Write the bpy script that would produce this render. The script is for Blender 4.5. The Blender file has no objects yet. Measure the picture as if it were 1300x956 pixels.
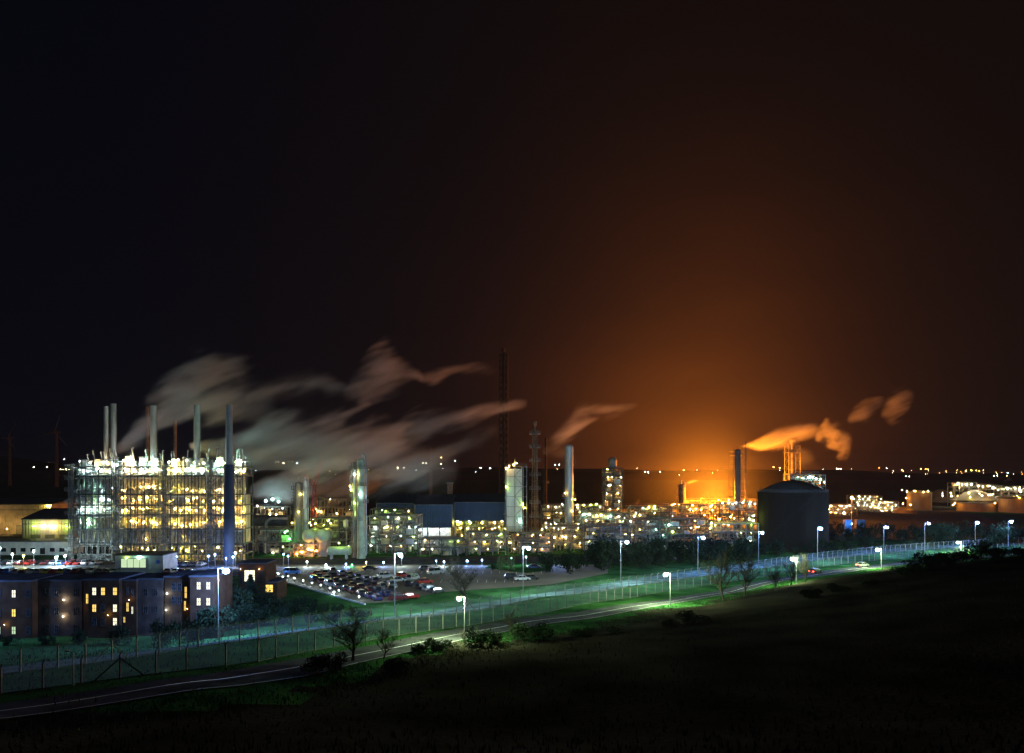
import bpy, math, random
import numpy as np
from math import radians, sin, cos, pi, sqrt, atan2, hypot
from mathutils import Vector, Matrix

# ------------------------------------------------------------------ set-up
F, CX, HY, CZ = 900.0, 650.0, 600.0, 30.0      # focal length and horizon of the 1300x956 photograph, eye height
S = bpy.context.scene
C = S.collection
R = random.Random(7)
def X(px, Y): return (px - CX) * Y / F
def Z(py, Y): return CZ - (py - HY) * Y / F

S.view_settings.view_transform = 'Standard'
S.view_settings.look = 'None'
S.view_settings.exposure = 0
S.view_settings.gamma = 1
S.render.engine = 'CYCLES'
cy = S.cycles
cy.max_bounces = 3; cy.diffuse_bounces = 1; cy.glossy_bounces = 2; cy.transmission_bounces = 2
cy.transparent_max_bounces = 12; cy.volume_bounces = 0
cy.use_denoising = True
cy.use_adaptive_sampling = True; cy.adaptive_threshold = 0.02
cy.sample_clamp_indirect = 3.0
cy.caustics_reflective = False; cy.caustics_refractive = False
cy.use_light_tree = True
cy.volume_max_steps = 256
cy.pixel_filter_type = 'BLACKMAN_HARRIS'
cy.filter_width = 1.5

cam = bpy.data.cameras.new('camera'); camo = bpy.data.objects.new('camera', cam); C.objects.link(camo)
camo.location = (0, 0, CZ); camo.rotation_euler = (radians(90), 0, 0)
cam.sensor_width = 36; cam.lens = 36 * F / 1300; cam.shift_y = (HY - 478) / 1300
cam.clip_end = 20000; cam.clip_start = 0.2
S.camera = camo

ORD = ['first','second','third','fourth','fifth','sixth','seventh','eighth','ninth','tenth','eleventh','twelfth','thirteenth',
 'fourteenth','fifteenth','sixteenth','seventeenth','eighteenth','nineteenth','twentieth','twenty-first','twenty-second',
 'twenty-third','twenty-fourth','twenty-fifth','twenty-sixth','twenty-seventh','twenty-eighth','twenty-ninth','thirtieth']

# ------------------------------------------------------------------ materials
def surf(name, col, rough=0.7, metal=0.0, var=0.3, scale=0.6, bump=0.0, bscale=6.0, col2=None, streak=1.0):
    m = bpy.data.materials.new(name); m.use_nodes = True
    nt = m.node_tree; b = nt.nodes['Principled BSDF']
    if rough >= .9: b.inputs['Specular IOR Level'].default_value = 0.0
    b.inputs['Roughness'].default_value = rough; b.inputs['Metallic'].default_value = metal
    tc = nt.nodes.new('ShaderNodeTexCoord'); mp = nt.nodes.new('ShaderNodeMapping')
    mp.inputs['Scale'].default_value = (1, 1, streak)
    nt.links.new(tc.outputs['Object'], mp.inputs[0])
    n = nt.nodes.new('ShaderNodeTexNoise'); n.inputs['Scale'].default_value = scale; n.inputs['Detail'].default_value = 5
    nt.links.new(mp.outputs[0], n.inputs['Vector'])
    r = nt.nodes.new('ShaderNodeValToRGB')
    r.color_ramp.elements[0].position = 0.32; r.color_ramp.elements[1].position = 0.68
    c2 = col2 or tuple(min(1, c * (1 + var)) for c in col)
    c1 = tuple(c * (1 - var) for c in col)
    r.color_ramp.elements[0].color = (*c1, 1); r.color_ramp.elements[1].color = (*c2, 1)
    nt.links.new(n.outputs['Fac'], r.inputs[0]); nt.links.new(r.outputs[0], b.inputs['Base Color'])
    if bump:
        n2 = nt.nodes.new('ShaderNodeTexNoise'); n2.inputs['Scale'].default_value = bscale; n2.inputs['Detail'].default_value = 4
        nt.links.new(tc.outputs['Object'], n2.inputs['Vector'])
        bp = nt.nodes.new('ShaderNodeBump'); bp.inputs['Strength'].default_value = bump; bp.inputs['Distance'].default_value = 0.3
        nt.links.new(n2.outputs['Fac'], bp.inputs['Height']); nt.links.new(bp.outputs[0], b.inputs['Normal'])
    return m
def emit(name, col, st, sample=True):
    m = bpy.data.materials.new(name); m.use_nodes = True
    nt = m.node_tree; nt.nodes.clear()
    e = nt.nodes.new('ShaderNodeEmission'); o = nt.nodes.new('ShaderNodeOutputMaterial')
    e.inputs[0].default_value = (*col, 1); e.inputs[1].default_value = st
    nt.links.new(e.outputs[0], o.inputs['Surface'])
    m.cycles.emission_sampling = 'FRONT' if sample else 'NONE'
    return m
def cladding(name, col, period, rough=0.5, axis='X'):
    """sheet cladding: ribs by a wave bump plus grime"""
    m = surf(name, col, rough, 0.1, 0.25, 0.25)
    nt = m.node_tree; b = nt.nodes['Principled BSDF']
    tc = nt.nodes.new('ShaderNodeTexCoord'); w = nt.nodes.new('ShaderNodeTexWave')
    w.bands_direction = axis; w.inputs['Scale'].default_value = 1.0 / period / 3.14
    nt.links.new(tc.outputs['Object'], w.inputs['Vector'])
    bp = nt.nodes.new('ShaderNodeBump'); bp.inputs['Strength'].default_value = 0.8; bp.inputs['Distance'].default_value = 0.1
    nt.links.new(w.outputs['Fac'], bp.inputs['Height']); nt.links.new(bp.outputs[0], b.inputs['Normal'])
    return m
M = {}
M['steel'] = surf('galvanised_steel', (.16,.16,.14), .55, .3, .35, .8)
M['steel_dark'] = surf('painted_steel', (.07,.075,.065), .6, .2, .35, .8)
M['steel_black'] = surf('near_black_steel', (.03,.027,.025), .9, 0, .3, .8)  # even near-black steel for mast, thin column, lamp heads and tank stair
M['rust'] = surf('rusty_steel', (.16,.09,.05), .8, .1, .4, 1.2)
M['alu'] = surf('aluminium_cladding', (.38,.37,.33), .38, .45, .25, .5, streak=.25)
M['stack'] = surf('stack_steel', (.20,.195,.18), .5, .2, .35, .5, streak=.3)
M['pale'] = surf('pale_vessel_paint', (.55,.56,.48), .5, 0, .2, .4, streak=.3)
M['greenv'] = surf('green_grey_vessel', (.30,.36,.24), .5, 0, .25, .4)
M['casing'] = surf('firebox_casing', (.52,.43,.22), .7, 0, .45, .5, streak=.4)
M['grating'] = surf('steel_grating', (.16,.16,.15), .8, .2, .3, 1.5)
M['navy'] = surf('navy_paint', (.006,.018,.045), .75, 0, .25, .3, streak=.3)
M['bluewall'] = cladding('blue_sheet_cladding', (.008,.042,.12), 1.0)
M['blueroof'] = cladding('dark_blue_roof_sheet', (.012,.03,.06), 1.0)
M['beige'] = cladding('beige_cladding', (.42,.36,.27), 1.2)
M['greyroof'] = cladding('grey_roof_sheet', (.10,.10,.11), 1.2)
M['concrete'] = surf('concrete', (.33,.32,.30), .85, 0, .2, .5, .2)
M['brick'] = surf('brown_brick', (.048,.027,.016), .9, 0, .3, .7, .3, 12)
M['brickdark'] = surf('dark_brown_brick', (.05,.038,.032), .9, 0, .3, .7, .3, 12)
M['roofing'] = surf('flat_roof_felt', (.05,.055,.065), .92, 0, .3, .4)
M['frame'] = surf('grey_window_frame', (.06,.06,.06), .9)
M['asphalt'] = surf('asphalt', (.058,.06,.064), .92, 0, .3, .35, .3, 10)
M['carpark'] = surf('car_park_tarmac', (.11,.085,.05), .85, 0, .3, .12, .25, 10)
M['paint'] = surf('road_paint', (.65,.65,.62), .6, 0, .2, 1.5)
M['bank_turf'] = surf('lamplit_bank_turf', (.065,.10,.085), .95, 0, .6, .35, .8, 3)  # paler turf, the lamplight on the bank put into its colour
M['kerb'] = surf('kerb_concrete', (.42,.42,.42), .8, 0, .2, 1.0)
M['grass'] = surf('rough_turf', (.022,.075,.024), .95, 0, .5, .18, 1.0, 3.5, col2=(.038,.11,.030))
M['tankdark'] = surf('dark_tank_paint', (.016,.012,.009), .92, 0, .3, .12, streak=.2)
M['tankpale'] = surf('pale_tank_paint', (.15,.13,.10), .6, 0, .25, .1, streak=.3)
M['redpaint'] = surf('red_paint', (.5,.03,.03), .5)
M['bark'] = surf('bark', (.05,.042,.035), .95, 0, .35, 2, .3)
M['leafdark'] = surf('evergreen_leaves', (.013,.022,.011), .9, 0, .6, .9)
M['leafpale'] = surf('pale_leaves', (.10,.14,.06), .9, 0, .5, .9)
M['twig'] = surf('bare_twigs', (.045,.04,.03), .95, 0, .4, 2)
M['unlit_slope'] = surf('unlit_hillside', (.021,.019,.014), 1, 0, .5, .1, 1.0, 2)  # darkened base colour carries the shade of the unlit hillside
M['hill'] = surf('dark_moorland', (.03,.035,.03), 1, 0, .3, .002)
M['white'] = surf('white_paint', (.7,.7,.68), .5)
M['postm'] = surf('fence_post_concrete', (.20,.20,.19), .9, 0, .3, 2)
M['lamppole'] = surf('lamp_pole_steel', (.22,.23,.24), .45, .4, .15, 1)
M['glass'] = surf('dark_window_glass', (.012,.014,.018), .15, 0, .2, 1)
M['rubber'] = surf('tyre_rubber', (.02,.02,.02), .9)
M['turbine'] = surf('turbine_white', (.6,.6,.6), .5, 0, .05)
def chain():
    m = surf('chain_link_wire', (.30,.36,.38), .6, .2, .2, 2)
    nt = m.node_tree; b = nt.nodes['Principled BSDF']; out = [n for n in nt.nodes if n.type == 'OUTPUT_MATERIAL'][0]
    tc = nt.nodes.new('ShaderNodeTexCoord'); t = nt.nodes.new('ShaderNodeBsdfTransparent'); mx = nt.nodes.new('ShaderNodeMixShader')
    n = nt.nodes.new('ShaderNodeTexNoise'); n.inputs['Scale'].default_value = .5
    nt.links.new(tc.outputs['Object'], n.inputs['Vector'])
    r = nt.nodes.new('ShaderNodeMapRange'); r.inputs['To Min'].default_value = .05; r.inputs['To Max'].default_value = .10
    nt.links.new(n.outputs['Fac'], r.inputs[0]); nt.links.new(r.outputs[0], mx.inputs[0])
    df = nt.nodes.new('ShaderNodeBsdfDiffuse'); tr = nt.nodes.new('ShaderNodeBsdfTranslucent'); m2 = nt.nodes.new('ShaderNodeMixShader')
    df.inputs[0].default_value = (.35,.42,.44,1); tr.inputs[0].default_value = (.35,.42,.44,1); nt.links.new(df.outputs[0],m2.inputs[1]); nt.links.new(tr.outputs[0],m2.inputs[2])
    nt.links.new(t.outputs[0], mx.inputs[1]); nt.links.new(m2.outputs[0], mx.inputs[2]); nt.links.new(mx.outputs[0], out.inputs['Surface'])
    return m
M['chain'] = chain()
LC = {'cool':(.60,.85,1.0), 'white':(1,.88,.60), 'warm':(1,.60,.16), 'yellow':(1,.78,.12), 'sodium':(1,.33,.03),
      'lime':(.62,1,.14), 'green':(.04,1,.18), 'blue':(.20,.38,1.0), 'teal':(.45,1,.80), 'verge':(.75,1,.5)}
for k, c in LC.items():
    M['L_' + k] = emit(k + '_lamp', c, 1900)
    M['S_' + k] = emit(k + '_street_lamp', c, 5600)
    M['M_' + k] = emit(k + '_unit_lamp', c, 950)
    M['D_' + k] = emit(k + '_distant_lamp', c, 70, False)
M['tail'] = emit('tail_lamp_red', (1, .03, .01), 60)
M['win_w'] = emit('lit_window_pale', (1, .93, .66), 1.5)
M['win_y'] = emit('lit_window_yellow', (1, .66, .14), 1.5)
M['win_g'] = emit('lit_window_green', (.75, 1, .6), .8)

# ------------------------------------------------------------------ mesh builder
class MB:
    def __init__(s): s.v = []; s.f = []
    def add(s, vs, fs):
        o = len(s.v); s.v.extend(vs); s.f.extend([tuple(i + o for i in f) for f in fs]); return s
    def box(s, x0, x1, y0, y1, z0, z1):
        return s.add([(x0,y0,z0),(x1,y0,z0),(x1,y1,z0),(x0,y1,z0),(x0,y0,z1),(x1,y0,z1),(x1,y1,z1),(x0,y1,z1)],
          [(0,3,2,1),(4,5,6,7),(0,1,5,4),(1,2,6,5),(2,3,7,6),(3,0,4,7)])
    def tube(s, a, b, r, n=6, r2=None, cap=True):
        a = Vector(a); b = Vector(b); d = b - a
        if d.length < 1e-6: return s
        r2 = r if r2 is None else r2
        d.normalize(); u = d.orthogonal().normalized(); w = d.cross(u); vs = []
        for p, q in ((a, r), (b, r2)):
            for i in range(n):
                t = 2 * pi * i / n + pi / n
                vs.append(tuple(p + u * (q * cos(t)) + w * (q * sin(t))))
        fs = [(i, (i + 1) % n, n + (i + 1) % n, n + i) for i in range(n)]
        if cap: fs += [tuple(range(n - 1, -1, -1)), tuple(range(n, 2 * n))]
        return s.add(vs, fs)
    def beam(s, a, b, w): return s.tube(a, b, w * .7, 4)
    def poly(s, pts, r, n=6):
        for a, b in zip(pts, pts[1:]): s.tube(a, b, r, n)
        return s
    def lathe(s, prof, n=24, c=(0, 0, 0), axis='z'):
        vs = []; k = len(prof)
        for i in range(n):
            t = 2 * pi * i / n
            for r, h in prof:
                if axis == 'z': vs.append((c[0] + r * cos(t), c[1] + r * sin(t), c[2] + h))
                elif axis == 'x': vs.append((c[0] + h, c[1] + r * cos(t), c[2] + r * sin(t)))
                else: vs.append((c[0] + r * cos(t), c[1] + h, c[2] + r * sin(t)))
        fs = []
        for i in range(n):
            j = (i + 1) % n
            for q in range(k - 1): fs.append((i*k+q, j*k+q, j*k+q+1, i*k+q+1))
        return s.add(vs, fs)
    def blob(s, c, rx, ry, rz, n=10):
        prof = [(max(1e-3, cos(a)), sin(a)) for a in [(-pi/2 + pi * i / (n // 2)) for i in range(n // 2 + 1)]]
        vs = []; k = len(prof)
        for i in range(n):
            t = 2 * pi * i / n
            for r, h in prof: vs.append((c[0] + rx*r*cos(t), c[1] + ry*r*sin(t), c[2] + rz*h))
        fs = [(i*k+q, ((i+1) % n)*k+q, ((i+1) % n)*k+q+1, i*k+q+1) for i in range(n) for q in range(k-1)]
        return s.add(vs, fs)
    def mesh(s, name, mat, smooth=False):
        me = bpy.data.meshes.new(name); me.from_pydata(s.v, [], s.f)
        me.materials.append(M[mat] if isinstance(mat, str) else mat)
        if smooth: me.polygons.foreach_set('use_smooth', [True] * len(me.polygons))
        me.update(); return me
    def build(s, name, mat, parent=None, loc=(0,0,0), smooth=False):
        o = bpy.data.objects.new(name, s.mesh(name, mat, smooth)); C.objects.link(o)
        o.location = loc
        if parent is not None: o.parent = parent
        return o

def tag(o, label=None, cat=None, group=None, kind=None):
    if label: o['label'] = label
    if cat: o['category'] = cat
    if group: o['group'] = group
    if kind: o['kind'] = kind
    return o
def thing(name, label, cat, loc=(0,0,0), rz=0, group=None):
    o = bpy.data.objects.new(name, None); C.objects.link(o); o.location = loc; o.rotation_euler = (0, 0, rz)
    o.empty_display_size = .5
    return tag(o, label, cat, group)
def inst(me, name, parent, loc=(0,0,0), rz=0, sc=1):
    o = bpy.data.objects.new(name, me); C.objects.link(o); o.location = loc; o.rotation_euler = (0,0,rz); o.scale = (sc,sc,sc)
    if parent is not None: o.parent = parent
    return o
def dup(o, parent=None):
    c = o.copy(); C.objects.link(c)
    if parent is not None: c.parent = parent
    for ch in o.children: dup(ch, c)
    return c
LM = {}
def lamp(parent, loc, kind='warm', r=.2, far=False, name='lamp', big=0):
    if not far and big != 1: r *= .55
    key = (kind, round(r, 2), far, big)
    if key not in LM:
        b = MB()
        if big == 1: b.blob((0,0,0),r*1.1,r*1.1,r*.75,8)
        else: b.add([(r,0,0),(0,r,0),(-r,0,0),(0,-r,0),(0,0,r),(0,0,-r)], [(0,1,4),(1,2,4),(2,3,4),(3,0,4),(1,0,5),(2,1,5),(3,2,5),(0,3,5)])
        LM[key] = b.mesh('lamp_globe', ('D_' if far else ('L_','S_','M_')[big]) + kind)
    return inst(LM[key], name, parent, loc)
def pick(pal, r): return pal[int(r.random() * len(pal)) % len(pal)]

# ------------------------------------------------------------------ terrain
CT = [(-32.8,77,8.7),(-29,81,8.4),(-26.6,90,7.3),(-17.3,105,5.8),(.7,130,3.6),(13,149,1.9),(27.5,165,.8),(43,178,.3),
 (68.5,199,0),(103,226,0),(144,250,0),(199,275,0),(-52,75,8.9),(-41.7,96,6.5),(-32.3,110,5.4),(-21.4,123,4.4),(6.8,160,1.9),
 (30,182,.8),(50,200,.3),(76,220,0),(116,255,0),(159,275,0),(217,300,0),(-27,75.3,9),(-31,67.7,10),(-15.6,97,6.3),(-2.4,118,4.1),
 (13.7,136.5,2.4),(35.7,160.7,.9),(54,174.7,.5),(84.6,203,.2),(118,226,.1),(0,0,28.3),(30,12,24.4),(-30,12,24.4),(0,10,24.9),(0,20,21.2),(22,20,21.2),(-22,20,21),(0,35,15.9),(26,35,16),(-26,35,15.6),(0,-40,30),(-80,-40,30),(90,-40,30),
 (108,150,12.3),(83,150,9.7),(150,170,14),(220,190,15),(280,190,17),(62,143,6.2),(37.5,138,3.4),(20,125,3.2),(6,110,4.6),(-9,92,6.6),(-21,74,8.4),
 (0,50,11.4),(36,50,12.6),(58,80,11.8),(90,80,15),(0,80,8.6),(-36,52,11.2),(-48,60,10.2),(-95,60,9.5),(-100,96,5.5),(-100,118,0),(-60,118,.5),
 (-60,128,0),(-45,137,0),(-20,152,.4),(-5,170,.2),(-90,140,0),(20,190,0),(42,212,0),(-40,150,0),(-70,160,0),(-30,175,0),(0,190,0),(35,225,0),(75,240,0),
 (120,275,0),(170,300,0),(-150,130,0),(-150,60,10),(-150,96,4),(190,235,3.5),(150,225,1.5),(132,226,1),(106,200,1.6),(96,188,3.4),(250,270,2),(300,250,8),
 (-150,240,0),(-50,240,0),(300,330,0),(0,240,0),(60,260,0),(-150,-40,28),(300,-40,36),(300,60,30),(150,60,20),(-150,0,24),(-60,20,18.5),(60,30,18)]
CT = np.array(CT, float)
def kern(d): return d
A_ = kern(np.hypot(CT[:,0][:,None]-CT[:,0][None], CT[:,1][:,None]-CT[:,1][None]))
n_ = len(CT); B_ = np.zeros((n_+1, n_+1)); B_[:n_,:n_] = A_; B_[:n_,n_] = 1; B_[n_,:n_] = 1
W_ = np.linalg.solve(B_, np.append(CT[:,2], 0))
def Hraw(x, y):
    x = np.clip(np.atleast_1d(x).astype(float), -150, 300); y = np.clip(np.atleast_1d(y).astype(float), -40, 330)
    h = kern(np.hypot(x[:,None]-CT[:,0], y[:,None]-CT[:,1])) @ W_[:n_] + W_[n_]
    # everything beyond the perimeter road is the flat plant level
    lim = np.interp(x, [-150,-60,-20,6,50,116,217,300], [124,132,160,178,215,270,312,330])
    f = np.clip((lim - y) / 14, 0, 1); f = f*f*(3-2*f)
    return np.where(h < .02, 0, h) * f
gx = np.array([-9000,-5000,-2500,-1200,-700,-400,-250,-180] + list(np.arange(-150, 240, 3.0)) + [240,250,260,280,300,350,450,700,1200,2500,5000,9000])
gy = np.array([-3000,-1000,-400,-200,-120,-80,-60] + list(np.arange(-45, 333, 3.0)) + [335,345,360,400,500,700,1000,1500,2500,4000,6000,9500])
GXX, GYY = np.meshgrid(gx, gy)
GH = Hraw(GXX.ravel(), GYY.ravel()).reshape(GXX.shape)
_n = np.sin(GXX*.31+GYY*.17)*np.cos(GYY*.27-GXX*.11)*.12

def H(x, y):
    i = min(max(int(np.searchsorted(gx, x)) - 1, 0), len(gx)-2); j = min(max(int(np.searchsorted(gy, y)) - 1, 0), len(gy)-2)
    u = (x-gx[i])/(gx[i+1]-gx[i]); v = (y-gy[j])/(gy[j+1]-gy[j])
    return float((GH[j,i]*(1-u)+GH[j,i+1]*u)*(1-v)+(GH[j+1,i]*(1-u)+GH[j+1,i+1]*u)*v)
b = MB(); nx = len(gx)
b.v = [(float(x), float(y), float(h)) for x, y, h in zip(GXX.ravel(), GYY.ravel(), GH.ravel())]
b.f = [(j*nx+i, j*nx+i+1, (j+1)*nx+i+1, (j+1)*nx+i) for j in range(len(gy)-1) for i in range(nx-1)]
g = b.build('ground', 'grass', smooth=True); tag(g, kind='structure')
g.data.materials.append(M['unlit_slope'])
# second slot: ground darkened for the unlit hillside
def hit(px, py, lo=30, hi=900):
    """the point of the ground seen at a pixel of the photograph"""
    Y = lo
    while Y < hi:
        if Z(py, Y) < H(X(px, Y), Y): break
        Y += .5
    return (X(px, Y), Y, H(X(px, Y), Y))

def smooth_line(pts, step=2.5):
    out = []
    P = [Vector(p) for p in pts]
    for i in range(len(P)-1):
        p0 = P[max(i-1,0)]; p1 = P[i]; p2 = P[i+1]; p3 = P[min(i+2,len(P)-1)]
        k = max(1, int((p2-p1).length/step))
        for q in range(k):
            t = q/k
            out.append(.5*((2*p1)+(p2-p0)*t+(2*p0-5*p1+4*p2-p3)*t*t+(3*p1-p0-3*p2+p3)*t**3))
    out.append(P[-1]); return out
def ribbon(name, line, o0, o1, lift, mat, n=5, dash=None):
    b = MB(); rows = []
    for i, p in enumerate(line):
        d = (line[min(i+1,len(line)-1)] - line[max(i-1,0)]); d.normalize(); nrm = Vector((-d.y, d.x))
        rows.append([(p.x+nrm.x*(o0+(o1-o0)*k/n), p.y+nrm.y*(o0+(o1-o0)*k/n)) for k in range(n+1)])
    for i, r in enumerate(rows):
        for x, y in r: b.v.append((x, y, H(x, y)+lift))
    for i in range(len(rows)-1):
        if dash and (i % dash[0]) >= dash[1]: continue
        for k in range(n):
            a = i*(n+1)+k; b.f.append((a+1, a, a+n+1, a+n+2))
    o = b.build(name, mat); tag(o, kind='structure'); return o
road = smooth_line([(-70,40),(-46,54),(-31,67.7),(-27,72.5),(-15.6,95),(-2.4,118),(13.7,136.5),(35.7,158.5),(54,174.7),(84.6,203),(118,226),(150,240),(200,256),(290,285)])
NEARF = smooth_line([(-72,50),(-55,58),(-44,66.5),(-32.8,77),(-29,81),(-26.6,88),(-17.3,105),(.7,130),(13,149),(27.5,165),(43,180),(68.5,201),(103,229),(144,252),(199,275),(260,300)], 1)
FARF = smooth_line([(-66,66),(-52,75),(-41.7,96),(-32.3,110),(-21.4,125),(6.8,160),(30,182),(50,200),(76,220),(116,250),(159,275),(217,300),(280,325)], 1)
_rd = np.array([(p.x, p.y) for p in road]); _rx = _rd[:,0]; _ry = _rd[:,1]
for p in g.data.polygons:
    c = p.center
    if -400 < c.x < 400 and c.y < 300 or c.y < 40:
        d = np.hypot(_rx-c.x, _ry-c.y); k = int(d.argmin()); k2 = min(k+1, len(road)-1); dv = road[k2]-road[k2-1]
        if dv.x*(c.y-_ry[k])-dv.y*(c.x-_rx[k]) < 0 and d[k] > 8.5+2.5*sin(c.x*.21)+2*sin(c.y*.37+c.x*.1): p.material_index = 1
ribbon('road', road, -3.6, 3.6, .07, 'asphalt', 6)
ribbon('road_centre_marking', road, -.07, .07, .085, 'paint', 1)
kk = ribbon('kerb', road, -3.75, -3.6, .14, 'concrete', 1)
ribbon('lamplit_bank', FARF[::3], .8, 10, .06, 'bank_turf', 5)  # pale strip painted as the lamplit bank inside the fence

# flat plant area sheets
def flat(name, pts, z, mat):
    b = MB(); b.add([(x, y, z) for x, y in pts], [tuple(range(len(pts)))]); o = b.build(name, mat); tag(o, kind='structure'); return o
def gp(px, py): Y = F*CZ/(py-HY); return (X(px, Y), Y)
flat('plant_yard', [(-260,243),(250,330),(420,700),(-400,700)], .04, 'asphalt')
flat('car_park', [gp(342,735), gp(466,766), gp(500,764), gp(560,752), gp(700,742), gp(772,728), gp(772,717), gp(500,717), gp(342,717)], .05, 'carpark')
flat('works_road', [(-190,206),(-68,206),(-60,228),(60,243),(60,258),(-190,242)], .045, 'asphalt')
# parking bay lines
b = MB()
for px0, px1, py in ((440, 560, 727), (560, 690, 727), (560, 660, 738)):
    x0, Y = gp(px0, py); x1, _ = gp(px1, py)
    k = x0
    while k < x1: b.box(k, k+.1, Y-2.6, Y+2.6, .055, .06); k += 2.5
tag(b.build('parking_bay_marking', 'paint'), kind='structure')

# hills on the horizon
b = MB(); rr = random.Random(3)
xs = np.linspace(-9000, 9000, 220)
def ridge(x, Y, base, amp, sd): return base + amp*(sin(x*.0011+sd)+.6*sin(x*.0027+sd*2)+.3*sin(x*.0071+sd*3))
for name, Y0, depth, base, amp, sd in (('far_hills', 5200, 900, 46, 14, 1.0), ('middle_hills', 3300, 500, 34, 6, 2.5)):
    b = MB()
    for x in xs:
        h = ridge(x, Y0, base, amp, sd)
        if name == 'far_hills': h += 120*math.exp(-((x+4000)/900)**2)
        b.v += [(x, Y0-depth, -2), (x, Y0-depth*.5, h*.6), (x, Y0, h), (x, Y0+depth, -2)]
    for i in range(len(xs)-1):
        for k in range(3): b.f.append((i*4+k, (i+1)*4+k, (i+1)*4+k+1, i*4+k+1))
    tag(b.build(name, 'hill', smooth=True), kind='structure')

# ------------------------------------------------------------------ process plant
def steel(parent, w, d, zs, nx, ny, cw=.35, bw=.25, brace=.35, rnd=None, mat='steel', name='steel_frame', x0=0, y0=0, skip=0):
    b = MB(); r = rnd or R
    for i in range(nx+1):
        for j in range(ny+1):
            x = x0 + w*i/nx; y = y0 + d*j/ny
            b.box(x-cw/2, x+cw/2, y-cw/2, y+cw/2, 0, zs[-1])
    for z in zs:
        for j in range(ny+1):
            y = y0 + d*j/ny
            if r.random() < skip: continue
            b.box(x0, x0+w, y-bw/2, y+bw/2, z-bw*1.4, z-.01)
        for i in range(nx+1):
            x = x0 + w*i/nx
            b.box(x-bw/2.2, x+bw/2.2, y0, y0+d, z-bw*1.3, z-.02)
    zz = [0]+list(zs)
    for a, c in zip(zz, zz[1:]):
        for i in range(nx):
            if r.random() < brace:
                xa = x0+w*i/nx; xb = x0+w*(i+1)/nx; ym = y0-.02
                if r.random() < .5: b.beam((xa,ym,a),(xb,ym,c),.12)
                else: b.beam((xa,ym,a),((xa+xb)/2,ym,c),.12); b.beam((xb,ym,a),((xa+xb)/2,ym,c),.12)
    return b.build(name, mat, parent)
def rail(parent, x0, x1, y, z, d=None):
    b = MB(); k = x0
    while k <= x1+.01: b.box(k-.03, k+.03, y-.03, y+.03, z, z+1.1); k += max(1.2, (x1-x0)/12)
    for h in (.55, 1.1): b.box(x0, x1, y-.03, y+.03, z+h-.03, z+h+.03)
    if d:
        for xx in (x0, x1):
            for h in (.55, 1.1): b.box(xx-.03, xx+.03, y, y+d, z+h-.03, z+h+.03)
    return b.build('handrail', 'steel', parent)
def drum(parent, x, y, z, r, L, axis, mat, r_, name='vessel'):
    prof = [(1e-3,-L/2-r*.45),(r*.6,-L/2-r*.36),(r*.9,-L/2-r*.16),(r,-L/2),(r,-L/2+.2),(r*1.05,-L/2+.21),(r*1.05,-L/2+.35),(r,-L/2+.36),(r,L/2),(r*.9,L/2+r*.16),(r*.6,L/2+r*.36),(1e-3,L/2+r*.45)]
    b = MB(); b.lathe(prof, 14, (x,y,z), axis)
    return b.build(name, mat, parent, smooth=False)
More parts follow.
